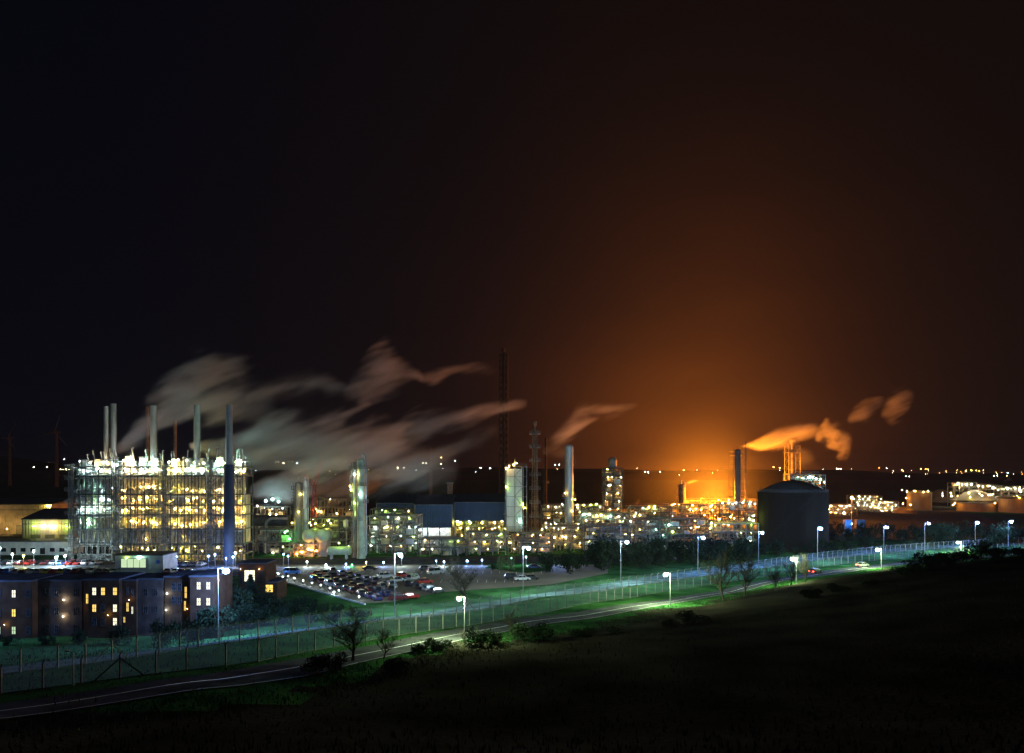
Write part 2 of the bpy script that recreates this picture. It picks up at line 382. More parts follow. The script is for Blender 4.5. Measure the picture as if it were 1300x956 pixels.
def unit(label, px0, px1, ytop, Y, depth, floors, pal, group=None, bay=5.0, dens=1.0, lp=.5, seed=1, mat='steel', name='process_unit', cat='process unit', lr=.17, extra=(), pipes=10, rack=False, far=False, ymin=0):
    r = random.Random(seed); w = (px1-px0)*Y/F; h = Z(ytop, Y)
    t = thing(name, label, cat, (X(px0,Y), Y, 0), 0, group)
    zs = [h*(i+1)/floors for i in range(floors)]
    nx = max(1, round(w/bay)); ny = max(1, round(depth/bay))
    steel(t, w, depth, zs, nx, ny, .32, .22, .35, r, 'steel_dark' if seed % 2 else mat, skip=.1)
    for fi, z in enumerate(zs):
        # platforms in two pieces with gaps
        a = r.uniform(0, .25)*w; c = r.uniform(.7, 1)*w
        b = MB(); b.box(a, c, 0.1, depth*r.uniform(.5,1), z, z+.08)
        b.build('platform', 'grating', t)
        if fi < floors: rail(t, a, c, .05, z+.08)
    cells = [(i, j, fi) for i in range(nx) for j in range(ny) for fi in range(floors)]
    mats = ['alu','pale','greenv','steel','stack','rust','casing']
    for (i, j, fi) in cells:
        xa = w*i/nx; xb = w*(i+1)/nx; ya = depth*j/ny; yb = depth*(j+1)/ny; z0 = zs[fi-1]+.1 if fi else .1; z1 = zs[fi]-.3
        hh = z1-z0; cw = xb-xa; q = r.random()
        if q < .28*dens:
            rad = min(hh*.36, r.uniform(.5,1.3)); drum(t, (xa+xb)/2, (ya+yb)/2, z0+rad+.25, rad, cw*.55, 'x', pick(mats, r), r)
        elif q < .5*dens:
            rad = min(cw*.3, r.uniform(.5,1.1)); drum(t, xa+cw*r.uniform(.3,.7), (ya+yb)/2, (z0+z1)/2, rad, hh*.6, 'z', pick(mats, r), r)
        elif q < .64*dens:
            b = MB(); s = r.uniform(.6,1); b.box(xa+.4, xa+.4+cw*.7*s, ya+.6, ya+2.4, z0, z0+hh*.7*s)
            b.box(xa+.5, xa+.3+cw*.5*s, ya+.52, ya+.6, z0+hh*.2*s, z0+hh*.5*s); b.build('equipment_cabin', pick(['casing','pale','alu'], r), t)
        if r.random() < lp*(1.05 if j == 0 else .5):
            lamp(t, (xa+cw*r.uniform(.15,.85), ya+r.uniform(.4,1.6), z1-.15-r.random()*.5), pick(pal, r), lr*r.uniform(.6,1.3), far, big=2)
    # individual larger pipes
    for k in range(pipes):
        b = MB(); pr = r.uniform(.12,.32); y = r.uniform(.2, depth*.8); m = pick(['alu','steel','pale','rust','stack'], r)
        if r.random() < .5:
            z = r.choice(zs)-r.uniform(.5,1.6); xa = r.uniform(0,.5)*w; xb = r.uniform(.6,1)*w; z2 = max(.3, z-r.uniform(1,5))
            b.poly([(xa,y,z2),(xa,y,z),(xb,y,z),(xb,y+r.uniform(-.5,2),z)], pr, 6)
        else:
            x = r.uniform(.03,.97)*w; z = r.uniform(.5,1.06)*h; b.poly([(x,y,0),(x,y,z),(x+r.uniform(-2,2),y,z+.02),(x+r.uniform(-2,2),y+.3,z-r.uniform(.5,2))], pr, 6)
        b.build('pipe', m, t)
    b = MB()
    for k in range(int(w*h*depth**.5*.25*dens)):
        x = r.uniform(0,w); z = r.uniform(.05,.98)*h; y = r.uniform(-.1, depth*.6); pr = r.uniform(.035,.1)
        q = r.random()
        if q < .5: b.tube((x,y,z),(x,y,min(h,z+r.uniform(1,4.5))),pr,4)
        elif q < .8: b.tube((x,y,z),(min(w,x+r.uniform(1,5)),y,z),pr,4)
        elif q < .9: b.tube((x,y,z),(x,y+2,z),pr,4)
        else: b.box(x,x+.35,y,y+.35,z,z+r.uniform(.3,.9))
    o = b.build('small_pipework', 'steel', t); o['kind'] = 'stuff'
    for (px, py, kind, rr2) in extra:
        lamp(t, (X(px,Y)-X(px0,Y), -.4, Z(py,Y)), kind, rr2*1.15, far, big=2)
    return t

def lattice(label, px, wpx, ytop, Y, mat='steel_dark', name='lattice_tower', cat='tower', riser=True, seg=4.0, w2=None, plats=0, leg=.22):
    w = wpx*Y/F/2; w2 = w if w2 is None else w2*Y/F/2; h = Z(ytop,Y)
    t = thing(name, label, cat, (X(px,Y),Y,0)); b = MB(); n = max(3,int(h/seg))
    def q(k): 
        u = w+(w2-w)*k/n; return [(-u,-u),(u,-u),(u,u),(-u,u)]
    for k in range(n):
        a, c = q(k), q(k+1); z0, z1 = h*k/n, h*(k+1)/n
        for i in range(4):
            j = (i+1)%4
            b.beam((*a[i],z0),(*c[i],z1),leg); b.beam((*c[i],z1),(*c[j],z1),leg*.6)
            b.beam((*a[i],z0),(*c[j],z1),leg*.5)
            if i % 2 == 0: b.beam((*a[j],z0),(*c[i],z1),leg*.5)
    b.build('lattice_frame', mat, t)
    if riser:
        b = MB(); b.tube((0,0,0),(0,0,h+1.5),max(.3,w*.28),8); b.tube((w*.5,0,0),(w*.5,0,h*.97),.15,6); b.build('riser_pipe', mat, t)
        b = MB(); b.lathe([(w*.3,h+1.5),(w*.5,h+2),(w*.5,h+3.5),(w*.38,h+3.6),(w*.38,h+2)],10); b.build('flare_tip', mat, t)
    for k in range(plats):
        z = h*(k+1)/(plats+.3); b = MB(); b.box(-w-.8,w+.8,-w-.8,w+.8,z,z+.12); b.build('platform','grating',t)
        b = MB()
        for s in (-1,1):
            for hh in (.6,1.2): b.box(-w-.8,w+.8,s*(w+.8)-.04,s*(w+.8)+.04,z+hh-.04,z+hh+.04)
        for i in range(6): x = -w-.8+(2*w+1.6)*i/5; b.box(x-.04,x+.04,-w-.84,-w-.76,z,z+1.2)
        b.build('handrail','steel',t)
    return t
# ---- cracking furnaces
FL = [Z(p, 240) for p in (703, 690, 681, 671, 653, 640.6, 627, 603.5, 592, 585)]
def furnace(label, px0, px1, pal, toppal, stacks, seed, low, d=17):
    Y = 240.0; r = random.Random(seed); w = (px1-px0)*Y/F - 1.5
    t = thing('cracking_furnace', label, 'furnace', (X(px0,Y)+.15, Y, 0), 0, 'cracking furnaces in a row')
    zs = [FL[0], FL[1], FL[3], FL[4], FL[5], FL[6], FL[7], FL[8]]
    b = MB(); nx = 6
    for i in range(nx+1):
        x = w*i/nx
        for y in (0, 2.6, d): b.box(x-.13, x+.13, y-.13, y+.13, 0, FL[8] if i % 2 == 0 else FL[7])
        b.box(x-.1, x+.1, 0, d, FL[7]-.3, FL[7]-.05)
    for z in zs:
        b.box(0, w, -.13, .13, z-.42, z-.02); b.box(0, w, d-.13, d+.13, z-.4, z)
        for x in (0, w): b.box(x-.12, x+.12, 0, d, z-.4, z-.02)
    b.build('steel_frame', 'steel_dark', t)
    # braces, each level a part of its own
    for a, c in zip(zs[1:], zs[2:]):
        b = MB()
        for i in range(nx):
            if r.random() < .3:
                xa, xb = w*i/nx, w*(i+1)/nx
                b = MB(); b.beam((xa,-.15,a),(xb,-.15,c-.4),.1); b.build('cross_brace', 'steel', t)
    for k in range(2):   # arched legs under the firebox
        b = MB(); cx = w*(.27+.46*k); hw = w*.2
        b.beam((cx-hw,.1,0),(cx-hw*.45,.1,FL[0]*.55),.35); b.beam((cx+hw,.1,0),(cx+hw*.45,.1,FL[0]*.55),.35)
        b.beam((cx-hw*.45,.1,FL[0]*.55),(cx-hw*.45,.1,FL[3]),.3); b.beam((cx+hw*.45,.1,FL[0]*.55),(cx+hw*.45,.1,FL[3]),.3)
        b.beam((cx-hw*.45,.1,FL[0]*.55),(cx+hw*.45,.1,FL[0]*.55),.25)
        b.beam((cx-hw,.05,FL[1]),(cx-hw*.45,.05,FL[3]),.22); b.beam((cx+hw,.05,FL[1]),(cx+hw*.45,.05,FL[3]),.22)
        b.build('arched_support', 'steel', t)
    # firebox with stiffening ribs
    b = MB(); b.box(.5, w-.5, 2.9, d-1, FL[1], FL[6]-.5)
    z = FL[1]+.8
    while z < FL[6]-1: b.box(.4, w-.4, 2.7, 2.92, z, z+.18); z += 1.25
    for i in range(12): x = .8+(w-1.8)*i/11; b.box(x, x+.16, 2.62, 2.95, FL[1], FL[6]-.6)
    b.build('firebox', 'casing', t)
    b = MB(); b.box(1.2, w-1.2, 3.4, d-3, FL[6], FL[7]-.1)
    for i in range(7): x = 1.4+(w-3.4)*i/6; b.box(x, x+.4, 3.1, 3.45, FL[6], FL[7]-.3)
    b.build('convection_section', 'alu', t)
    b = MB(); b.box(0, w, 2.7, 2.9, .1, FL[0]-.6)
    b.build('rear_screen_wall', 'casing' if not low else 'steel_dark', t)
    # cross-over ducts
    for i in range(5):
        x = w*(i+.5)/5; b = MB(); rr_ = .3; zc = FL[6]+.3
        pts = [(x-1.1*cos(a), 1.6, zc+.3+1.3*sin(a)) for a in [pi*k/6 for k in range(7)]]
        b.poly([(x-1.1,1.6,FL[5]+.4)]+pts+[(x+1.1,1.6,FL[5]+.4)], rr_, 7); b.build('crossover_duct', 'alu', t)
    # burners and headers
    for lev in (1, 3, 4, 5):
        for i in range(6):
            if r.random() < .75:
                x = w*(i+.5)/6+r.uniform(-.3,.3); b = MB(); b.lathe([(.001,0),(.35,0),(.42,.5),(.25,.9),(.25,1.5),(.001,1.5)],8,(x,1.7,FL[lev]+.15)); b.build('burner','pale',t)
    for lev in range(1, 8):
        z = zs[lev]-.95; b = MB(); b.tube((.2,1.0,z),(w-.2,1.0,z),r.uniform(.13,.28),7); b.build('header_pipe', pick(['alu','pale','steel'],r), t)
    for i in range(12):
        x = r.uniform(.3,w-.3); z0 = r.choice(FL[:5]); b = MB(); b.tube((x,r.uniform(.4,2.3),z0),(x,r.uniform(.4,2.3),min(FL[7],z0+r.uniform(4,16))),r.uniform(.1,.24),6); b.build('riser_pipe', pick(['alu','pale','steel','rust'],r), t)
    for z in zs[1:]:
        b = MB(); b.box(.1, w-.1, .15, 2.5, z, z+.07); b.build('platform', 'grating', t); rail(t, .05, w-.05, .06, z+.07)
    b = MB(); b.box(.2, w-.2, 2.6, d, FL[7], FL[7]+.08); b.build('roof_deck', 'grating', t); rail(t, .1, w-.1, 2.6, FL[7]+.1, d-2.7)
    # stair tower zig-zag
    b = MB()
    for k, (a, c) in enumerate(zip(zs, zs[1:])):
        xa, xb = (w*.04, w*.24) if k % 2 else (w*.24, w*.04)
        b.beam((xa,-.5,a),(xb,-.5,c),.16); b.beam((xa,-.5,a+1),(xb,-.5,c+1),.07)
    b.build('stair', 'steel', t)
    b = MB()
    for k in range(300):
        x = r.uniform(0,w); z = r.uniform(FL[1] if low else 0, FL[7]); y = r.uniform(.9,2.5)
        q = r.random()
        if q < .6: b.tube((x,y,z),(x,y,min(FL[7],z+r.uniform(.8,3))),r.uniform(.03,.09),4)
        elif q < .85: b.tube((x,y,z),(min(w,x+r.uniform(.6,3)),y,z),r.uniform(.03,.08),4)
        else: b.box(x,x+r.uniform(.2,.5),y,y+.3,z,z+r.uniform(.2,.7))
    for k in range(60):
        x = r.uniform(0,w); b.tube((x,r.uniform(0,8),FL[7]),(x,r.uniform(0,8),FL[7]+r.uniform(.8,3.2)),r.uniform(.04,.1),4)
    o = b.build('small_pipework', 'steel', t); o['kind'] = 'stuff'
    # penthouse on top
    for i in range(3):
        x = w*(i+.5)/3; drum(t, x, 4.2, FL[7]+1.7, .8, w*.18, 'x', 'white', r, 'steam_drum')
    b = MB()
    for i in range(4): x = .3+(w-.6)*i/3; b.box(x-.1,x+.1,3,3.2,FL[7],FL[9]); b.box(x-.1,x+.1,9,9.2,FL[7],FL[9])
    b.box(.3,w-.3,3,3.25,FL[9]-.2,FL[9]); b.box(.3,w-.3,9,9.25,FL[9]-.2,FL[9])
    b.build('penthouse_frame', 'steel', t)
    for i in range(7):   # vents, davits and relief pipes of different heights
        x = r.uniform(.4,w-.4); hv = r.uniform(1.2,4.6); b = MB(); b.tube((x,r.uniform(3,8),FL[7]),(x,4,FL[9]+hv),r.uniform(.08,.3),7); b.tube((x,4,FL[9]+hv),(x+.9,4,FL[9]+hv-.1),.1,6); b.build('vent_pipe','steel',t)
    for i in range(3):
        x = w*(i+.2)/3; b = MB(); hv = r.uniform(.2,1.6); b.box(x,x+w*.12,3.5,6.5,FL[8],FL[9]+hv); b.box(x-.1,x+w*.12+.1,3.4,6.6,FL[9]+hv,FL[9]+hv+.12); b.build('fan_housing',pick(['steel_dark','steel','casing'],r),t)
    for (px, rad, ytop, yy) in stacks:
        x = X(px,Y)-t.location.x; zt = Z(ytop,Y); b = MB(); z0 = FL[7]
        prof = [(rad*1.35,z0),(rad*1.35,z0+1.2),(rad,z0+2.6)]
        n = 5
        for k in range(n):
            z = z0+2.6+(zt-z0-2.6)*(k+1)/n; prof += [(rad,z-.25),(rad*1.08,z-.24),(rad*1.08,z-.02),(rad,z)]
        prof += [(rad*.9,zt),(rad*.9,zt-1)]
        b.lathe(prof, 18, (x, yy, 0)); s = b.build('flue_stack', 'stack', t)
        b = MB(); 
        for k in range(2): b.tube((x+rad+.15+.35*k,yy-.4,z0),(x+rad+.15+.35*k,yy-.4,zt-1.5),.04,4)
        b.build('ladder', 'steel', t)
    # lamps
    for li, z in enumerate(zs):
        top = li >= 6
        n = ([0,0,1,10,5,4,7,4] if low else [5,1,6,8,7,5,9,5])[li]
        for k in range(n):
            x = w*(k+r.uniform(.2,.8))/n; p = pick(toppal if top else pal, r)
            lamp(t, (x, r.uniform(1.3,2.2), z+r.uniform(.8,2.4)), p, .2*r.choice((.6,.8,1.1,1.5)))
    for k in range(3): lamp(t, (w*(k+r.uniform(.2,.8))/3, 2.6+r.uniform(0,3), FL[9]-r.uniform(0,2.6)), pick(toppal+['cool','teal'], r), .85, name='floodlight')  # floodlights added on the deck and sized to brighten the steam
    return t
furnace('bluish-white lit furnace block at the end beside the sheds, dark braced legs below', 92, 147, ['cool','cool','cool','teal'], ['warm','cool','teal','white'], [(123.8,.72,514,5),(129,.95,510,7)], 11, True)
furnace('furnace block with golden floors standing directly behind the gatehouse', 147.3, 207, ['warm','warm','yellow','yellow','warm'], ['white','white','warm','cool'], [(180.2,.6,520,7.5),(183.5,.98,513,6)], 12, False)
furnace('golden furnace block between the gatehouse furnace and the navy stack furnace', 207.3, 266, ['yellow','warm','warm','yellow'], ['white','yellow','cool','white'], [(240,1.0,512,6)], 13, False)
furnace('furnace block half hidden behind the tall navy stack', 266.3, 313, ['warm','warm','yellow','white'], ['white','cool','warm'], [], 14, False, 9.5)
# side stair tower and clutter at the outer end
for px,yt,k in ((90.2,589,0),(147,581,1),(207.3,590,2),(266,583,3)):
    lattice('narrow dark stair tower, %s of four clamped between the furnace blocks' % ORD[k], px, 4.2, yt, 237.5, 'steel_dark', 'stair_tower', 'stair tower', False, 4, 4.2, plats=8, leg=.2)
# navy stack in front
t = thing('chimney_stack', 'tall chimney with navy blue lower half and bare grey upper pipe before the furnaces', 'chimney', (X(291,231),231,0))
b = MB(); zt = Z(514,231); zm = Z(590,231)
b.lathe([(2.0,0),(1.75,4),(1.6,zm-.5),(1.75,zm-.45),(1.75,zm),(.001,zm)], 20); b.build('lower_shaft', 'navy', t, smooth=False)
b = MB(); b.lathe([(1.15,zm+.02),(1.1,zm+10),(1.18,zm+10.02),(1.18,zm+10.3),(1.05,zm+10.32),(1.0,zt),(.9,zt),(.9,zt-1)], 18); b.build('upper_flue', 'stack', t)
b = MB(); b.lathe([(1.2,zm+.02),(2.4,zm+.03),(2.4,zm+.15),(1.2,zm+.16)],16); b.build('platform','grating',t)
for px, yt, Y, lab in ((222,534,330,'slim brown stack seen through the steam between two furnace stacks'),(187,516,335,'thin brown stack just behind the second furnace stack')):
    t = thing('chimney_stack', lab, 'chimney', (X(px,Y),Y,0)); b = MB(); zt = Z(yt,Y); b.lathe([(1.2,0),(.95,zt*.5),(1.05,zt*.5+.01),(1.05,zt*.5+.3),(.85,zt*.5+.31),(.8,zt),(.7,zt),(.7,zt-1)],14); b.build('shaft','rust',t)
    b = MB(); b.lathe([(.9,zt*.8),(1.8,zt*.8+.01),(1.8,zt*.8+.1),(.9,zt*.8+.11)],12); b.build('platform','grating',t)

# ---- columns and towers
def column(label, px, wpx, ytop, Y, mat='alu', plats=4, seed=1, pal=('warm',), nl=3, side=True, name='distillation_column', cat='column', taper=False, frame=False, group=None, lr=.17, gooseneck=True):
    r = random.Random(seed); rad = wpx*.5*Y/F; h = Z(ytop, Y)
    t = thing(name, label, cat, (X(px,Y),Y,0), 0, group)
    b = MB(); r0 = rad*1.15 if taper else rad
    prof = [(r0*1.2,0),(r0*1.12,1.5),(r0,3.0)]
    for k in range(1, 6): prof += [(rad,h*k/6.4),(rad*1.05,h*k/6.4+.01),(rad*1.05,h*k/6.4+.2),(rad,h*k/6.4+.21)]
    prof += [(rad,h-rad*.6),(rad*.85,h-rad*.25),(rad*.5,h-.06*rad),(.001,h)]
    b.lathe(prof, 20); b.build('shell', mat, t, smooth=False)
    for k in range(plats):
        z = h*(.3+.68*(k+.5)/plats) if plats else 0
        a0 = r.uniform(0,2*pi); b = MB(); n = 10; ext = rad+1.2
        vs = []; 
        for i in range(n+1):
            a = a0+pi*1.3*i/n
            vs += [(rad*cos(a),rad*sin(a),z),(ext*cos(a),ext*sin(a),z),(rad*cos(a),rad*sin(a),z+.12),(ext*cos(a),ext*sin(a),z+.12)]
        fs = []
        for i in range(n):
            o = i*4; fs += [(o,o+4,o+5,o+1),(o+2,o+3,o+7,o+6),(o+1,o+5,o+7,o+3)]
        b.add(vs, fs); b.build('platform', 'grating', t)
        b = MB()
        for i in range(n+1):
            a = a0+pi*1.3*i/n; p = (ext*cos(a),ext*sin(a)); b.box(p[0]-.04,p[0]+.04,p[1]-.04,p[1]+.04,z+.12,z+1.25)
            if i < n:
                a2 = a0+pi*1.3*(i+1)/n
                for hh in (.65,1.22): b.tube((*p,z+hh),(ext*cos(a2),ext*sin(a2),z+hh),.045,4)
        b.build('handrail', 'steel', t)
    b = MB()
    for s in (-.25,.25): b.tube((-rad-.35,s-.3,0),(-rad-.35,s-.3,h-.5),.05,4)
    for k in range(int(h/1.2)): b.lathe([(.42,k*1.2+1),(.46,k*1.2+1),(.46,k*1.2+1.08)],6,(-rad-.55,-.3,0))
    b.build('ladder', 'steel', t)
    if side:
        b = MB(); xx = rad+.45; pr = max(.18, rad*.16)
        if gooseneck:
            pts = [(xx,-.3,1),(xx,-.3,h+.4)]+[(xx*cos(a),-.3,h+.4+xx*.8*sin(a)) for a in [pi*k/8 for k in range(1,5)]]+[(0,-.3,h-.4)]
        else: pts = [(xx,-.3,1),(xx,-.3,h*.9),(rad*.5,-.3,h*.9)]
        b.poly(pts, pr, 8); b.build('overhead_pipe', 'alu', t)
        b = MB(); b.tube((-rad*.4,-rad-.3,0),(-rad*.4,-rad-.3,h*.62),.14,6); b.build('pipe','steel',t)
    for k in range(nl):
        a = r.uniform(-pi,0); z = h*r.uniform(.3,.98); lamp(t, ((rad+1)*cos(a),(rad+1)*sin(a),z), pick(pal,r), lr)
    return t
column('tall pale green column with goose-neck pipe standing alone before the blue sheds', 458.5, 9.5, 582, 248, 'greenv', 4, 21, ('cool','lime','yellow'), 4, lr=.2)
column('dark slim column strapped beside the green goose-neck column', 449.8, 4, 586, 249.5, 'stack', 5, 22, ('yellow','lime'), 3, side=False)
column('stout dark column of the twin pair under the red crane', 379, 10, 612, 262, 'stack', 4, 23, ('yellow',), 2)
column('pale slim column of the twin pair under the red crane', 387.5, 4.6, 610, 260, 'pale', 3, 24, ('yellow','lime'), 2)
column('silver chimney column venting orange steam', 722.5, 10.5, 564, 300, 'alu', 2, 25, ('warm','yellow'), 3, side=False, name='chimney_column', cat='chimney', taper=True)
column('thin brown column behind the silver chimney', 693, 3, 556, 420, 'steel_black', 2, 26, ('warm',), 0, side=False)
column('short clad column with platforms near the orange glow', 865, 6.5, 614, 400, 'steel_dark', 5, 27, ('sodium',), 2, lr=.2)
# scaffolded column
t = column('tall column wrapped in close scaffold rings beside the flare glow', 936.5, 7.5, 570, 380, 'stack', 0, 28, ('warm',), 0, side=False, name='scaffolded_column')
for k in range(17):
    z = Z(570,380)*(.08+.92*k/16.5); e = 3.6; b = MB(); b.box(-e,e,-e,e,z,z+.12); b.build('scaffold_deck','grating',t)
b = MB()
for sx in (-1,-.33,.33,1):
    for sy in (-1,1): b.tube((sx*3.6,sy*3.6,0),(sx*3.6,sy*3.6,Z(570,380)+(1.5 if sx*sy>0 else .2)),.07,4)
for k in range(16):
    z = Z(570,380)*(.08+.92*k/16.5)+1.1; b.box(-3.7,3.7,-3.7,-3.62,z,z+.06); b.box(-3.7,3.7,3.62,3.7,z,z+.06); b.beam((-3.6,-3.65,z-1),(3.6,-3.65,z+1.4),.06)
b.build('scaffold_frame','steel',t)
b = MB(); b.tube((4.2,0,0),(4.2,0,Z(560,380)),.25,8); b.build('vent_pipe','steel',t)
lattice('very tall dark flare mast rising behind the grey cooling box', 639.5, 10.5, 450, 420, 'steel_black', 'flare_mast', 'mast', True, 4, 9.5, leg=.55)
lattice('brown scaffolded tower beside the grey cooling box', 679, 9, 546, 295, 'rust', 'scaffold_tower', 'tower', True, 3, 5, plats=8)
lattice('orange-lit red lattice tower behind the dark storage tank', 1006, 15, 566, 430, 'steel', 'lattice_tower', 'tower', True, 4, 14, plats=3, leg=.35)
lattice('faint thin mast far behind the blue sheds', 547, 3, 568, 600, 'steel_dark', 'radio_mast', 'mast', False, 5, 2)
# clad tower with lamps (x=779)
u = unit('square tower unit crowned with warm lamps between silver chimney and flare glow', 767.5, 791, 594, 360, 9, 8, ['warm','warm','white'], seed=31, lp=.75, dens=1.3, pipes=10, name='tower_unit', cat='process tower', lr=.26, bay=4.5)
b = MB(); hh = Z(594,360)
for k in range(9): b.box(1.2,8.2,1,8,hh+k*.6*0+.1,hh+3)
b = MB(); b.lathe([(2.3,hh+.1),(2.3,hh+4),(1.7,hh+5.2),(.001,hh+5.6)],14,(4.6,4,0)); b.build('top_vessel','stack',u)
# grey cooling box
t = thing('cooling_box', 'tall grey box tower with a zigzag stair joined to the blue shed', 'process tower', (X(643,288),288,0))
w = X(668,288)-X(643,288); h = Z(592,288)
b = MB(); b.box(0,w*.8,0,7,6,h-1); 
for k in range(1,6): b.box(-.05,w*.8+.05,-.06,0,6+(h-7)*k/6,6+(h-7)*k/6+.15)
b.build('clad_box','alu',t)
b = MB()
for x in (-.4, w*.42, w*.85, w+.2): b.box(x-.15,x+.15,-.9,-.6,0,h+(3 if x < 4 and x > 1 else 0))
for k in range(8): z = h*(k+1)/8; b.box(-.4,w+.2,-.85,-.65,z-.2,z)
for k in range(8):
    z0 = h*k/8; z1 = h*(k+1)/8
    b.beam((w*.42 if k%2 else w*.85,-.95,z0),(w*.85 if k%2 else w*.42,-.95,z1),.15)
b.build('steel_frame','steel',t)
for k,(px,py,kd) in enumerate([(646,592,'warm'),(652,590,'warm'),(655,588,'yellow'),(643,595,'warm'),(643,618,'lime'),(664,640,'lime'),(660,662,'teal'),(666,645,'yellow')]):
    lamp(t, (X(px,288)-X(643,288), -1.2, Z(py,288)), kd, .22)
rail(t,-.4,w+.2,-.9,h,8)
for k in range(4):
    b = MB(); z = h*(k+1)/5; b.box(-1.2,-.1,-.8,5,z,z+.1); b.build('platform','grating',t)

# ---- process units across the middle
GU = 'process units packed between the furnaces and the storage tank'
G1 = ['lime','yellow','warm','white']; G2 = ['white','cool','warm','teal','lime']; G3 = ['warm','yellow','white','warm']; G4 = ['warm','white','teal','yellow']; G5 = ['sodium','warm','sodium','yellow']
unit('low pipe rack just past the furnaces under the grey duct', 322, 372, 672, 258, 10, 2, ['warm','sodium','white','green'], GU, seed=41, lp=.35, dens=.8, extra=[(347,702,'white',.2),(368,684,'green',.3),(362,676,'green',.22)])
unit('sodium-lit rack at the foot of the twin columns', 368, 404, 690, 252, 8, 2, ['sodium','sodium','warm'], GU, seed=42, lp=1.2, dens=1, lr=.2, extra=[(392,697,'warm',.22),(396,698,'sodium',.3),(384,701,'sodium',.3),(402,699,'sodium',.25),(377,703,'sodium',.3),(360,694,'warm',.2)])
unit('lime-lit unit behind the two round vessel ends', 396, 448, 658, 266, 12, 3, ['lime','yellow','warm'], GU, seed=43, lp=.5, extra=[(401,664.5,'lime',.3),(417,661,'yellow',.25),(420,664,'yellow',.2)])
unit('dense white and amber lit rack beside the lone green column', 466, 530, 655, 262, 14, 4, G2, GU, seed=44, lp=.85, dens=1.2, pipes=18, extra=[(491.5,669,'warm',.3),(506,658,'white',.22)])
unit('open green-framed rack under the first blue shed', 530, 592, 684, 256, 10, 2, ['lime','white','warm'], GU, seed=45, lp=.8, dens=.8, pipes=14)
unit('rack with overhead gantries under the second blue shed', 592, 642, 676, 258, 10, 3, ['warm','lime','yellow'], GU, seed=46, lp=.8, dens=.8)
unit('dark rack at the foot of the grey cooling box', 645, 702, 678, 262, 10, 3, ['warm','yellow','sodium'], GU, seed=47, lp=.7, extra=[(647,689,'warm',.28),(688,672,'yellow',.22)])
unit('amber-lit rack beneath the silver chimney', 690, 742, 668, 272, 10, 3, ['warm','yellow','warm'], GU, seed=48, lp=.8, lr=.2, extra=[(718,682,'warm',.35),(704,682,'warm',.3),(688,682,'warm',.25)])
unit('wide dark rack beyond the silver chimney with scattered lamps', 742, 800, 668, 268, 12, 4, G4, GU, seed=49, lp=.35, dens=1.3, pipes=16)
unit('yellow-lit rack before the tower unit', 798, 838, 660, 274, 12, 4, ['yellow','warm','white'], GU, seed=50, lp=.5, dens=1.1)
unit('rack with greenish frames before the short clad column', 836, 900, 658, 276, 12, 4, ['lime','white','yellow','teal'], GU, seed=51, lp=.3, dens=.8, extra=[(849,666,'teal',.35),(854,675,'lime',.25),(883,669,'sodium',.25)])
unit('rack with lime lamps beside the dark storage tank', 900, 963, 664, 280, 12, 3, ['warm','lime','lime','white'], GU, seed=52, lp=.35, extra=[(913,659,'lime',.34),(927,656,'lime',.34),(956,655,'lime',.36),(956,661,'lime',.32),(900,671,'warm',.4),(903,664,'warm',.3),(894,654,'sodium',.2)])
# middle rows
unit('back unit with two bushy dark tanks beyond the grey duct', 322, 360, 644, 330, 10, 3, ['warm','white','cool'], GU, seed=61, lp=.6, extra=[(338,636,'cool',.6),(346,634,'teal',.6),(354,637,'cool',.5),(327,642,'white',.3),(343,653,'warm',.3),(351,653,'warm',.35)])
unit('open-topped steel gantry deck behind the round vessels', 394, 449, 632, 330, 12, 4, ['warm','warm','sodium'], GU, seed=62, lp=.5, dens=.5, extra=[(404,649,'warm',.35),(428,652,'warm',.35),(408,650,'warm',.25)])
unit('amber unit with a portal beam before the first blue shed', 470, 528, 646, 300, 14, 4, ['warm','lime','warm','sodium'], GU, seed=63, lp=.7, dens=1.1, extra=[(466,659,'white',.25),(506,657.5,'white',.3)])
unit('vivid yellow-lit unit in the gap below the second blue shed', 576, 645, 660, 312, 12, 3, ['yellow','lime','warm'], GU, seed=64, lp=1.3, lr=.24, dens=1.2, extra=[(581,662,'yellow',.35)])
unit('bright unit row behind the silver chimney', 688, 770, 642, 350, 14, 5, G3, GU, seed=65, lp=.55, lr=.24, dens=1.1, extra=[(696,643,'warm',.3),(714,640,'white',.25),(733,641,'warm',.3),(741,641,'yellow',.3),(750,641,'yellow',.3),(757,640,'lime',.35)])
unit('unit row with a string of white lamps before the tower unit', 738, 802, 652, 330, 12, 4, ['teal','white','white','warm'], GU, seed=66, lp=.6, lr=.26, dens=1, extra=[(742,653,'teal',.4),(748,653,'white',.35),(763,654,'yellow',.35),(775,655,'teal',.35),(785,656,'white',.3)])
unit('unit with green-tinged lamps between the tower unit and the clad column', 800, 852, 643, 345, 14, 5, G4, GU, seed=67, lp=.5, lr=.24, extra=[(805,655,'warm',.4),(812,654,'warm',.3),(824,644,'yellow',.35),(831,643,'yellow',.3)])
unit('sodium-lit unit below the flare glow', 850, 916, 640, 370, 14, 5, G5, GU, seed=68, lp=.5, lr=.26, extra=[(876,647,'warm',.4),(883,646,'sodium',.4),(890,647,'sodium',.4),(902,643,'warm',.35),(856,640,'sodium',.4)])
unit('round deck rimmed with white lamps under the scaffolded column', 914, 961, 638, 362, 12, 4, ['white','warm','sodium'], GU, seed=69, lp=.4, lr=.22, extra=[(917,638.5,'teal',.24),(925,638.5,'teal',.24),(934,638.5,'cool',.24),(943,638,'cool',.24),(952,637.5,'teal',.24),(958,640,'white',.24)])
unit('far orange-lit rack along the base of the flare glow', 868, 962, 633.5, 460, 14, 4, G5, GU, seed=70, lp=.4, lr=.28, dens=.8)
